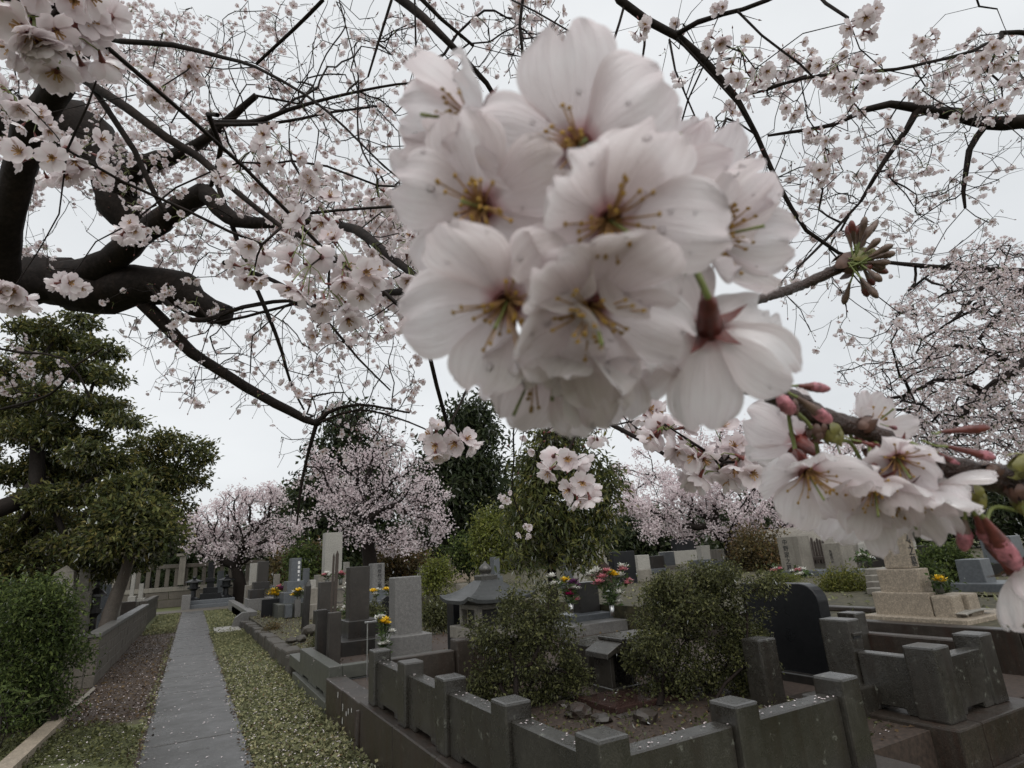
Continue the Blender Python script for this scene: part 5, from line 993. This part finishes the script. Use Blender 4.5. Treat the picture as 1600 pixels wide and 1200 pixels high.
spec = [(90, 30, 70, .44, 22), (60, 55, 50, .42, 10), (125, 50, 50, .46, 10), (30, 15, 50, .5, 10), (165, 95, 45, .7, 8), (20, 150, 40, .75, 7), (105, 250, 62, .72, 15), (25, 455, 42, .72, 8), (110, 442, 30, .9, 6), (515, 420, 85, .68, 26), (570, 440, 50, .68, 10), (410, 392, 42, .8, 10), (480, 345, 45, .9, 10), (455, 265, 55, 1.0, 14), (375, 265, 45, 1.0, 12), (205, 355, 25, .95, 7), (655, 395, 48, .85, 12), (650, 330, 40, 1., 8), (245, 150, 38, 1.1, 10), (60, 190, 38, 1., 8), (590, 300, 40, 1.1, 8), (660, 515, 28, .62, 3), (690, 690, 32, .74, 9), (722, 690, 20, .74, 4), (870, 735, 46, .74, 14), (1040, 675, 45, .6, 9), (1010, 640, 25, .7, 5), (1130, 738, 62, .6, 20), (1080, 700, 38, .6, 8), (1160, 700, 40, .62, 8), (790, 780, 14, 2.0, 7), (820, 826, 17, 2.1, 8), (700, 130, 28, 1.0, 6), (300, 110, 32, 1.2, 8), (500, 520, 22, 1.2, 6), (595, 515, 25, 1.1, 8), (555, 520, 22, 1.2, 6), (880, 660, 26, 1.2, 5), (930, 680, 20, 1.1, 4)]
nb = canopy(old, nodes, regs, spec, .0011, 285)

# ------------------------------------------------ second cherry overhead, right
tr_base = np.array([4.6, -1.2, 0.]); rt = thing('cherry_tree', 'cherry tree whose thin bare branches hang in from the upper right', 'tree', tr_base, 'cherry trees in bloom')
J2 = np.array([4.1, -.4, 2.7]); mb = MB(); p, r = smooth_path([tr_base, tr_base+[0, .2, 1.2], J2], [.3, .24, .19], .12); tube(mb, p, r, 12, rough=.07); mb.build('trunk', M['bark'], rt, smooth=True); J2T = tuple(J2)
K1 = P(960, -260, 1.6); K1T = tuple(K1)
limbs2 = [
 [(J2T, 0, 0, .12), (tuple((J2+K1)/2+np.array([0, 0, .35])), 0, 0, .05), (K1T, 0, 0, .028), (940, -60, 1.6, 15), (968, 0, 1.6, 13), (1010, 32, 1.6, 13), (1060, 58, 1.6, 12), (1110, 105, 1.6, 11), (1150, 152, 1.6, 9), (1182, 210, 1.6, 8), (1215, 285, 1.6, 7), (1260, 360, 1.6, 6), (1310, 395, 1.6, 5), (1380, 415, 1.6, 4)],
 [(1055, 55, 1.6, 8), (1090, 35, 1.55, 8), (1130, 22, 1.5, 7), (1160, 15, 1.5, 7), (1200, 0, 1.5, 7), (1260, -30, 1.5, 7)],
 [(J2T, 0, 0, .1), (1720, 195, 2.4, 26), (1600, 191, 2.3, 22), (1550, 192, 2.3, 21), (1490, 180, 2.3, 19), (1430, 168, 2.3, 14), (1390, 163, 2.3, 11), (1350, 172, 2.3, 9), (1300, 195, 2.3, 7), (1200, 212, 2.3, 4)],
 [(1434, 170, 2.3, 11), (1415, 205, 2.3, 9), (1380, 255, 2.3, 7), (1345, 315, 2.3, 5)],
 [(1540, 195, 2.3, 10), (1515, 235, 2.3, 9), (1505, 300, 2.3, 6), (1508, 325, 2.3, 4)],
 [(J2T, 0, 0, .06), (1680, 60, 1.8, 8), (1560, 62, 1.75, 5), (1520, 80, 1.7, 5), (1400, 108, 1.6, 5), (1280, 118, 1.6, 5), (1200, 137, 1.55, 5)],
 [(1178, 200, 1.6, 3), (1150, 160, 1.5, 3), (1058, 60, 1.5, 4)], [(1046, 62, 1.5, 4), (1055, 110, 1.45, 3.5), (1072, 150, 1.4, 3), (1085, 180, 1.4, 3), (1090, 225, 1.4, 2.5)],
 [(1180, 210, 1.6, 3), (1135, 185, 1.5, 4), (1118, 225, 1.45, 3.5), (1100, 255, 1.4, 3)],
 [(975, 10, 1.6, 4), (960, 60, 1.55, 4), (940, 95, 1.5, 3.5), (925, 115, 1.5, 3)], [(1008, 33, 1.6, 5), (1007, 70, 1.6, 4), (1002, 105, 1.6, 3)],
 [(1150, 152, 1.6, 4), (1200, 140, 1.6, 4), (1260, 118, 1.6, 4)], [(1150, 15, 1.5, 4), (1190, 55, 1.45, 3.5), (1250, 100, 1.4, 3.5), (1270, 120, 1.4, 3)],
 [(1260, -30, 1.4, 5), (1290, 5, 1.3, 5), (1325, 28, 1.25, 4.5)], [(1520, -20, 1.4, 3), (1530, 10, 1.4, 3), (1558, 14, 1.4, 2.5)],
 [(820, -30, 1.5, 5), (812, 40, 1.5, 5), (822, 120, 1.5, 4.5), (825, 160, 1.5, 3)], [(800, 0, 1.5, 3), (840, 20, 1.4, 3), (900, 55, 1.35, 3)],
 [(1215, 285, 1.6, 3), (1180, 330, 1.5, 3.5), (1165, 360, 1.5, 3), (1150, 400, 1.5, 2.5)], [(1340, 320, 1.7, 4), (1290, 375, 1.7, 4.5), (1245, 420, 1.6, 3)],
]
nodes2 = limb_nodes(rt, limbs2, M['bark'], .06)
regs2 = [(1120, 70, 90, 70, 1.2, 1.9, 18, .3, 2), (1100, 230, 70, 100, 1.2, 1.8, 24, .35, 2), (1260, 120, 120, 50, 1.3, 2, 36, .6, 3.5), (1300, 250, 120, 80, 1.6, 2.4, 80, .5, 2.2), (1520, 120, 100, 70, 1.5, 2.5, 80, .75, 3.5), (1480, 230, 130, 80, 1.8, 2.6, 75, .55, 2.5), (1420, 330, 150, 80, 1.9, 2.6, 75, .5, 2.2), (1260, 400, 60, 120, 1.5, 2.4, 40, .3, 1.8), (830, 60, 60, 80, 1.3, 1.8, 24, .5, 2.5), (1350, 500, 60, 60, 2, 2.6, 20, .5, 2)]
spec2 = [(1160, 95, 52, 1.1, 15), (1120, 70, 22, 1.15, 5), (1180, 115, 30, 1.1, 6), (1345, 38, 32, .95, 9), (1320, 132, 50, 1.2, 16), (1380, 115, 26, 1.3, 7), (925, 65, 22, 1.2, 9), (1000, 45, 22, 1.3, 7), (1030, 195, 16, 1.4, 5), (1275, 268, 24, 1.3, 8), (1270, 205, 20, 1.4, 6), (1540, 90, 32, 1.2, 8), (1080, 285, 20, 1.3, 9), (1095, 205, 18, 1.3, 4), (1445, 60, 18, 1.4, 6), (1590, 90, 30, 1.3, 8), (920, 75, 20, 1.2, 6)]
nb2 = canopy(rt, nodes2, regs2, spec2, .001, 220, pw=.5)

# ------------------------------------------------ third cherry, mid distance right
mr_base = np.array([8.6, .6, .69]); mr = thing('cherry_tree', 'dense flowering cherry with dark arched limbs at the right edge beyond the near branch', 'tree', mr_base, 'cherry trees in bloom'); J3 = P(1760, 470, 6.6)
mb = MB(); p, r = smooth_path([mr_base, (mr_base+J3)/2+[.1, 0, 0], J3], [.3, .24, .2], .2); tube(mb, p, r, 12, rough=.07); mb.build('trunk', M['bark'], mr, smooth=True); J3T = tuple(J3)
limbs3 = [[(J3T, 0, 0, .14), (1650, 525, 6.5, 18), (1590, 575, 6.4, 16), (1540, 612, 6.3, 14), (1510, 640, 6.3, 14), (1490, 665, 6.2, 9), (1470, 690, 6.2, 6)], [(J3T, 0, 0, .12), (1640, 432, 6.4, 14), (1560, 422, 6.2, 10), (1470, 418, 6., 8), (1390, 410, 5.8, 6)],
 [(1540, 612, 6.3, 9), (1480, 590, 6.2, 8), (1430, 612, 6.1, 5), (1390, 640, 6., 3)], [(1590, 575, 6.4, 10), (1530, 545, 6.3, 8), (1490, 540, 6.3, 6), (1440, 575, 6.2, 4)], [(J3T, 0, 0, .1), (1620, 640, 6.7, 10), (1560, 660, 6.6, 8), (1500, 680, 6.6, 6), (1450, 700, 6.5, 4)],
 [(1560, 422, 6.2, 7), (1525, 460, 6.1, 6), (1490, 500, 6., 4), (1440, 530, 6., 3)], [(1620, 430, 6.4, 8), (1570, 480, 6.3, 7), (1530, 530, 6.2, 5)]]
nodes3 = limb_nodes(mr, limbs3, M['bark'], .15)
regs3 = [(1510, 520, 120, 115, 4.6, 7.5, 560, .95, 6), (1430, 620, 90, 70, 5, 7.5, 170, .85, 4), (1520, 670, 120, 60, 5, 7.5, 380, .95, 6), (1550, 430, 80, 60, 5, 7, 180, .9, 5), (1590, 560, 50, 170, 4.8, 7.5, 260, .95, 6), (1340, 580, 40, 40, 6, 7.5, 26, .7, 2.5)]
M_scale = 1.25
nb3 = canopy(mr, nodes3, regs3, [], .0026, 230, .25, 0, .12, .7, .9, 1.2)
print('blossoms', nb, nb2, nb3)

# ------------------------------------------------ cherries among the graves: dense far crowns
def lump_far(l):
    o = [(a, b_, rx*.7, ry*.7, *r) for a, b_, rx, ry, *r in l]
    for a, b_, rx, ry, *r in l:
        for _ in range(5): t_ = random.uniform(0, 2*PI); o.append((a+rx*.85*math.cos(t_), b_+ry*.85*math.sin(t_), rx*.32, ry*.28, *(r or [random.uniform(-1.5, 1.5)])))
    return o
def far_cherry(label, base, trunk, blobs, D, natt, ns, per, size, rtip, tw):
    t = thing('cherry_tree', label, 'tree', base, 'cherry trees in bloom'); bl = pxblobs(blobs, D); tp = [np.array([*base[:2], 0.])]+[P(a, b_, D+dd) for a, b_, dd in trunk]
    p, r = smooth_path(tp, np.linspace(tw, tw*.6, len(tp)), .25); mb = MB(); tube(mb, p, r, 10, rough=.08); att, _ = inblobs(bl, natt, .4); pos, par = grow(p[-2:], att, .45)
    twigs(mb, pos, par, 2, rtip, .52, 5, .08, .4, tw*.6); mb.build('trunk', M['barkfar'], t, smooth=True)
    # blossom puffs along the twigs
    n0 = 2; seg = RNG.integers(n0, len(pos), ns); f = RNG.random((ns, 1))**.5; c = pos[par[seg]]*(1-f)+pos[seg]*f+RNG.normal(size=(ns, 3))*size*1.1
    q = np.repeat(c, per, 0)+RNG.normal(size=(ns*per, 3))*size*.9; n = len(q); mb = MB(); leaves(mb, q, randdir(n), randdir(n), size*RNG.uniform(.6, 1.3, n), size*RNG.uniform(.5, 1, n), 0, .3); mb.build('crown', M['blossomfar'], t, stuff=True); return t
far_cherry('pink cherry with a thick dark trunk where the path ends', P(375, 942, 33)*[1, 1, 0], [(374, 910, 0), (368, 885, 0)], lump_far([(370, 800, 88, 34), (318, 832, 62, 26), (425, 832, 52, 28), (365, 855, 80, 20), (380, 772, 58, 20), (285, 815, 32, 18), (450, 850, 28, 14)]), 33, 460, 2000, 5, .13, .016, .42)
far_cherry('middle pink cherry with a dark trunk rising behind the tallest pale headstone', P(583, 925, 23)*[1, 1, 0], [(580, 890, 0), (574, 845, 0), (576, 810, 0)], lump_far([(580, 740, 90, 62), (535, 800, 72, 42), (645, 800, 64, 42), (590, 685, 60, 38), (512, 755, 50, 38), (660, 765, 46, 45), (600, 842, 95, 20), (488, 690, 16, 20), (690, 820, 30, 25)]), 23, 800, 2500, 4, .1, .009, .34)
far_cherry('wide pink cherry at right with forked dark trunk behind the round shrub', P(1143, 900, 22)*[1, 1, 0]+[0, 0, .3], [(1143, 870, 0), (1140, 845, 0)], lump_far([(1080, 780, 110, 45), (1190, 780, 100, 45), (1130, 740, 110, 45), (1020, 800, 60, 35), (1260, 790, 60, 40), (1140, 690, 130, 30, 3), (1010, 740, 50, 40, 3), (1230, 830, 50, 20), (1080, 830, 90, 18), (980, 770, 40, 40)]), 22, 800, 4300, 5, .095, .009, .3)
far_cherry('faint far pink cherry seen between the near branch and the arched tomb', P(1330, 880, 38)*[1, 1, 0]+[0, 0, .5], [(1330, 850, 0)], [(1330, 740, 90, 60), (1400, 780, 80, 50), (1270, 800, 80, 45), (1350, 680, 50, 40), (1480, 800, 60, 40)], 38, 350, 3000, 5, .15, .014, .4)
# ================================================================== the near branch with big blossoms
nb_t = thing('cherry_branch', 'near wet cherry branch with a big cluster of white blossoms and pink buds', 'branch', P(1600, 742, .19))
def tw(name, spec, mat, sides=10, rough=.09, par=None):
    p, r = smooth_path([P(a, b_, D) for a, b_, D, w in spec], [w*D/FPX/2 for a, b_, D, w in spec], .0025); p = p+RNG.normal(size=p.shape)*r[:, None]*.05; mb = MB(); tube(mb, p, r*(1+RNG.uniform(-.09, .09, len(r))), sides, rough=rough); return mb.build(name, mat, par or nb_t, smooth=True)
tw('twig', [(2100, 830, .22, 50), (1700, 770, .2, 52), (1590, 752, .19, 50), (1530, 742, .188, 44), (1480, 730, .188, 34), (1430, 708, .188, 26)], M['twig'])
tw('twig', [(1530, 745, .19, 30), (1470, 745, .193, 24), (1410, 700, .195, 26), (1350, 672, .19, 28), (1290, 655, .185, 34), (1235, 625, .18, 36), (1190, 607, .175, 30), (1145, 596, .17, 27), (1095, 570, .165, 26), (1045, 545, .16, 24), (985, 505, .16, 20), (930, 470, .16, 14)], M['twig'])
tw('twig', [(985, 505, .162, 16), (1055, 482, .24, 13), (1150, 476, .3, 14), (1235, 452, .35, 16), (1280, 434, .36, 17), (1325, 412, .36, 18)], M['twig'])
q_, r_ = smooth_path([P(2100, 830, .22), P(2100, 830, .22)+(J2-P(2100, 830, .22))*.5+np.array([0, 0, -.12]), J2], [.0062, .01, .02], .05); mb = MB(); tube(mb, q_, r_, 8, rough=.08); mb.build('limb', M['bark'], nb_t, smooth=True)
def knob(px, py, D, rx, ang, mat, ln=1.3):
    """bud scales: overlapping little scales round a knob"""
    c = P(px, py, D); s = D/FPX; d = unit(CR*math.cos(ang)+CU*math.sin(ang)-CF*.25); R = frame(d, 0); mb = MB()
    for k in range(9):
        a = k*2.4; h = k/9; n, m_ = 5, 4; V = []
        for i in range(n):
            for j in range(m_):
                u, v = i/(n-1), -1+2*j/(m_-1); w = .55*math.sin(PI*min(1, u*.9+.1)); aa = a+v*w; rr = (1-.25*h)*(.85+.25*math.sin(PI*u)-.35*u*u); V.append((rr*math.cos(aa), rr*math.sin(aa), (-.6+h*.7+u*1.1)*ln))
        V = np.array(V)*rx*s; i = np.arange(n-1)[:, None]*m_+np.arange(m_-1); F = np.stack([i, i+1, i+m_+1, i+m_], -1).reshape(-1, 4); mb.add(V@R.T+c, F)
    mb.build('bud_scales', M[mat], nb_t, smooth=True)
for a in ((1215, 605, .172, 16, 1.2, 'budgreen', 1.2), (1235, 636, .176, 13, -1.2, 'budbrown', 1.2), (1298, 676, .182, 18, -1.1, 'budgreen', 1.3), (1275, 672, .182, 16, -1.8, 'budbrown', 1.2), (1368, 722, .19, 20, -1.3, 'budgreen', 1.2), (1362, 704, .189, 14, -1.6, 'budbrown', 1.2), (1350, 665, .187, 15, .6, 'budbrown', 1.3), (1592, 728, .182, 22, .2, 'budgreen', 1.3), (1545, 738, .184, 15, .3, 'budbrown', 1.2), (1505, 752, .184, 14, -1.0, 'budbrown', 1.3), (1520, 772, .182, 17, -1.1, 'budgreen', 1.4), (1600, 784, .184, 18, -1.4, 'budgreen', 1.3), (1590, 765, .184, 19, -1.5, 'budbrown', 1.2), (1052, 470, .168, 10, 2.0, 'budgreen', 1.2), (850, 437, .128, 12, 1.8, 'budgreen', 1.4), (1160, 468, .3, 10, -1.6, 'budbrown', 1.4), (1320, 415, .36, 20, .6, 'budbrown', 1.4), (1345, 405, .355, 18, .4, 'budgreen', 1.4), (1162, 569, .17, 11, .1, 'budbrown', 1.6), (1168, 428, .3, 7, 1.2, 'budbrown', 1.2)): knob(*a)
def bud(b, t_, D, w, mats, D2=None, calyx=.45, ped=.35):
    """flower bud: pedicel, calyx tube and furled petals from picture point b to t_"""
    A = P(b[0], b[1], D); B = P(t_[0], t_[1], D2 or D); d = B-A; l = np.linalg.norm(d); u = d/l; R = frame(u, random.uniform(0, 6)); s = w*D/FPX/2*.74
    mb = MB(); sag = np.array([0, 0, -.06*l]); tube(mb, [A, A+d*ped*.5+sag*.5, A+d*ped], [s*.22, s*.22, s*.3], 7, 0, False)
    c0, c1 = ped, ped+(1-ped)*calyx; n = 12
    def ring(prof, mi, tw_=0, lobes=0):
        V, F = [], []
        for k, (h, r) in enumerate(prof):
            for i in range(n):
                a = 2*PI*i/n+tw_*k; rr = r*s*(1+lobes*math.sin(3*a+k*.9)); V.append((rr*math.cos(a), rr*math.sin(a), h*l))
        for k in range(len(prof)-1):
            for i in range(n): F.append((k*n+i, k*n+(i+1) % n, (k+1)*n+(i+1) % n, (k+1)*n+i))
        mb.add(np.array(V)@R.T+A, F, mi)
    ring([(c0-.02, .25), (c0+.05, .38), (c0+.12, .46), (c0+(c1-c0)*.6, .58), (c1-.03, .74), (c1+.05, .9)], 1, 0, .05)
    for k in range(5):
        a = 2*PI*k/5; V = [(.75*s*math.cos(a-.5), .75*s*math.sin(a-.5), c1*l), (.75*s*math.cos(a+.5), .75*s*math.sin(a+.5), c1*l), (1.02*s*math.cos(a), 1.02*s*math.sin(a), (c1+(1-c1)*.5)*l)]; mb.add(np.array(V)@R.T+A, [[0, 1, 2]], 1)
    ring([(c1, .8), (c1+(1-c1)*.2, .97), (c1+(1-c1)*.45, 1.), (c1+(1-c1)*.7, .84), (c1+(1-c1)*.88, .55), (c1+(1-c1)*.97, .25), (1.0, .03)], 2, .3, .1)
    return mb.build('bud', [M[m_] for m_ in mats], nb_t, smooth=True)
PK = ('pedicel', 'calyx', 'budpink'); DL = ('pedicel', 'buddull', 'budpink')
for a in (((1225, 600), (1298, 608), .17, 22, PK, None, .35, .3), ((1222, 604), (1300, 660), .168, 27, DL, None, .5, .3), ((1212, 612), (1240, 648), .166, 32, ('pedicel', 'budpink', 'budpink'), None, .3, .05), ((1455, 676), (1548, 668), .175, 20, ('pedicel', 'calyx', 'calyx'), None, .5, .15), ((1440, 688), (1556, 716), .182, 22, PK, None, .6, .35), ((1450, 698), (1500, 730), .186, 18, PK, None, .5, .3),
    ((1520, 785), (1592, 892), .165, 40, PK, None, .42, .22), ((1516, 790), (1550, 850), .17, 34, PK, None, .45, .25), ((1508, 795), (1506, 862), .172, 30, DL, None, .35, .25), ((1600, 790), (1625, 900), .17, 40, PK, None, .5, .4), ((1306, 690), (1322, 734), .182, 15, ('pedicel', 'calyx', 'calyx'), None, .5, .4), ((1315, 680), (1376, 700), .182, 15, ('pedicel', 'calyx', 'calyx'), None, .7, .5), ((1375, 662), (1402, 670), .19, 10, PK, None, .5, .5), ((1158, 478), (1182, 486), .3, 13, DL, None, .5, .2), ((1155, 565), (1182, 571), .168, 16, ('buddull', 'buddull', 'budbrown'), None, .4, .1)): bud(*a)
for i, (tx, ty) in enumerate(((1330, 344), (1352, 338), (1372, 343), (1324, 352), (1396, 382), (1392, 410), (1388, 426), (1378, 440), (1372, 466), (1356, 464), (1318, 476), (1400, 395), (1340, 352), (1362, 352), (1386, 398), (1366, 446), (1350, 372), (1376, 372), (1362, 420), (1384, 418))):
    bud((1330+random.uniform(-6, 10), 410+random.uniform(-8, 8)), (tx, ty), .352, 15, ('pedicel', 'buddull', 'buddull') if i % 3 else ('pedicel', 'buddull', 'calyx'), .352+random.uniform(-.014, .014), .5, .45)

def near_flower(cx, cy, plen, axis, a0, th, tw_at, seed, D=None, back=False, skip=(), stam=1.0, scale=1.0, curl=None):
    """full blossom: calyx and pedicel (the part), five petals and stamens (its sub-parts)"""
    r = np.random.default_rng(seed); L_ = .018*scale; D = D or .018*FPX/plen; tx, ty = axis; tz = math.sqrt(max(.02, 1-tx*tx-ty*ty))
    n = unit(CR*tx-CU*ty+CF*(tz if back else -tz)); c = P(cx, cy, D); e = CR*math.cos(math.radians(a0))+CU*math.sin(math.radians(a0)); e = unit(e-n*(e@n)); x = np.cross(e, n); R = np.stack([x, e, n], 1)
    mb = MB(); tip = P(*tw_at); base = c-n*.0095; p, rr = smooth_path([tip, (tip+base)/2+[0, 0, .003]-n*.004, base-n*.001, base+n*.001], [.0007, .00065, .0007, .0011], .002); tube(mb, p, rr, 7, 0, False)
    v, f = lathe([(.0007, -.0105), (.0017, -.009), (.0021, -.006), (.0022, -.003), (.0032, -.0004), (.002, .0006)], 10); mb.add(np.array(v)@R.T+c, f, 1)
    for k in range(5):                                           # pointed sepals
        a = 2*PI*(k+.5)/5; d = np.array([math.cos(a), math.sin(a), 0]); s = np.array([-math.sin(a), math.cos(a), 0]); V = [d*.002-s*.0015+[0, 0, -.0012], d*.002+s*.0015+[0, 0, -.0012], d*.0052+s*.0009+[0, 0, -.0012], d*.0052-s*.0009+[0, 0, -.0012], d*.0082+[0, 0, -.0026]]; mb.add(np.array(V)@R.T+c, [[0, 1, 2], [0, 2, 3], [3, 2, 4]], 1)
    fl = mb.build('blossom', [M['pedicel'], M['calyx']], nb_t, smooth=True)
    for k in range(5):
        if k in skip: continue
        V, F, uv = petal(15, 13, L_*r.uniform(.92, 1.08), L_*r.uniform(.8, .97), math.radians(th)+r.uniform(-.22, .28)+(curl[k] if curl else 0), seed*11+k, .3, r.uniform(.06, .17), .045, .06); V[:, 1] += .0012; a = 2*PI*k/5+r.uniform(-.09, .09); tq = r.uniform(-.35, .35); V[:, 2] += tq*V[:, 0]*np.clip(V[:, 1]/L_, 0, 1); V[:, 0] += r.uniform(-.12, .12)*V[:, 1]**2/L_; V = rotz(V, a); V[:, 2] += .0004*(k % 2)
        m = MB(); m.add(V@R.T+c, F, 0, uv); m.build('petal', M['petal'], fl, smooth=True)
    if stam > 0:
        m = MB()
        for k in range(int(30*stam)):
            a = r.uniform(0, 2*PI); e_ = r.uniform(.55, 1.4); d = np.array([math.cos(a)*math.cos(e_), math.sin(a)*math.cos(e_), math.sin(e_)]); l = r.uniform(.005, .0095); b0 = d*np.array([1, 1, 0])*.0015
            mid = b0+d*l*.5+np.array([0, 0, .0008]); end = b0+d*l; tube(m, np.array([b0, mid, end])@R.T+c, [.00024, .0002, .00017], 4, 0, False)
            q = .0006; an = np.array([[q, 0, 0], [-q, 0, 0], [0, q*.8, 0], [0, -q*.8, 0], [0, 0, q*1.1], [0, 0, -q*1.1]])+end; m.add(an@R.T+c, [[0, 2, 4], [2, 1, 4], [1, 3, 4], [3, 0, 4], [2, 0, 5], [1, 2, 5], [3, 1, 5], [0, 3, 5]], 1)
        tube(m, np.array([[0, 0, 0], [0, 0, .006], [.0003, 0, .012]])@R.T+c, [.0003, .0003, .0004], 5, 2); m.build('stamens', [M['filament'], M['anther'], M['pedicel']], fl)
    return fl
A = (985, 505, .158); B_ = (1050, 548, .158); C_ = (1240, 640, .176); D_ = (1300, 690, .182); E_ = (1365, 720, .19); F_ = (1480, 735, .186)
near_flower(905, 228, 160, (-.05, .32), 106, 22, A, 1, .105, scale=1.03)
near_flower(742, 190, 110, (-.86, .12), 88, 38, A, 2, .118, scale=.95)
near_flower(752, 322, 125, (-.22, .25), 168, 20, A, 3, .108, scale=.95)
near_flower(722, 290, 85, (-.6, .0), 140, 35, A, 31, .124, scale=.8, stam=.5)
near_flower(835, 572, 84, (-.35, .85), -100, 35, A, 32, .121, scale=.84, stam=.3)
near_flower(940, 552, 88, (.25, .85), -70, 35, A, 33, .12, scale=.85, stam=.3)
near_flower(1010, 270, 105, (.35, -.35), 60, 30, B_, 34, .125, scale=.95, stam=.3)
near_flower(952, 345, 135, (.12, .4), 2, 22, A, 4, .1, scale=1.0)
near_flower(792, 472, 125, (-.15, .5), 190, 20, A, 5, .106)
near_flower(922, 482, 122, (.08, .6), -82, 24, A, 6, .104)
near_flower(872, 545, 92, (-.12, .86), -70, 40, A, 7, .117)
near_flower(1112, 372, 112, (.62, -.02), 62, 40, B_, 8, .128)
near_flower(1060, 330, 115, (.2, -.2), 70, 25, B_, 9, .132, scale=1.05)
near_flower(1108, 515, 128, (.3, .5), -96, 16, (1062, 440, .112), 10, .115, back=True, stam=.3)
near_flower(1262, 738, 76, (-.05, .55), 175, 22, C_, 12, .175, scale=.95, stam=.6)
near_flower(1250, 690, 62, (-.1, -.3), 20, 30, C_, 13, .2, back=True, stam=0)
near_flower(1402, 716, 66, (-.3, .35), 60, 38, F_, 14, .178, scale=.78, stam=.7)
near_flower(1366, 758, 72, (-.35, .62), 40, 30, E_, 15, .175, scale=.85, stam=.8)
near_flower(1408, 768, 80, (.05, .85), -90, 30, E_, 16, .178, stam=.8)
near_flower(1452, 764, 78, (.45, .72), -25, 30, F_, 17, .182, stam=.6, scale=.9)
near_flower(1342, 780, 72, (-.6, .6), 200, 34, D_, 18, .186, scale=.95, stam=.4)
near_flower(1440, 762, 62, (.3, .5), 0, 30, F_, 19, .2, stam=.3)
near_flower(1362, 668, 50, (.1, -.6), 60, 45, (1345, 668, .195), 20, .205, stam=.3, scale=.7)
near_flower(1590, 890, 95, (.3, .6), 200, 30, (1600, 800, .185), 21, .17, stam=0)
# rain drops resting on the petals: flattened beads
dg = bpy.context.evaluated_depsgraph_get(); dm = bpy.data.meshes.new('water_drop'); bm = bmesh.new(); bmesh.ops.create_uvsphere(bm, u_segments=12, v_segments=8, radius=1)
bm.to_mesh(dm); bm.free(); dm.materials.append(M['drop']); dm.polygons.foreach_set('use_smooth', [True]*len(dm.polygons)); nd = 0
pets = [o for o in COL.objects if o.name.startswith('petal')]
for o in pets:
    me = o.data; off = o.location
    q = o.parent; base = Vector((0, 0, 0)); 
    for _ in range(int(RNG.integers(1, 5))):
        pl = me.polygons[int(RNG.integers(len(me.polygons)))]; c = np.array(pl.center); n = np.array(pl.normal)
        if n@(CAM-c) < 0: n = -n
        rr = float(RNG.choice([.00035, .0005, .0008], p=[.55, .33, .12])); R = frame(n, 0); d = link('water_drop', dm, nb_t); Rm = R*np.array([rr, rr, rr*.55])
        d.matrix_basis = Matrix.Translation(Vector(c)-nb_t.location) @ Matrix([list(Rm[k])+[0] for k in range(3)]+[[0, 0, 0, 1]]); nd += 1
        if nd > 260: break
    if nd > 260: break
print('objects', len(COL.objects), 'drops', nd)
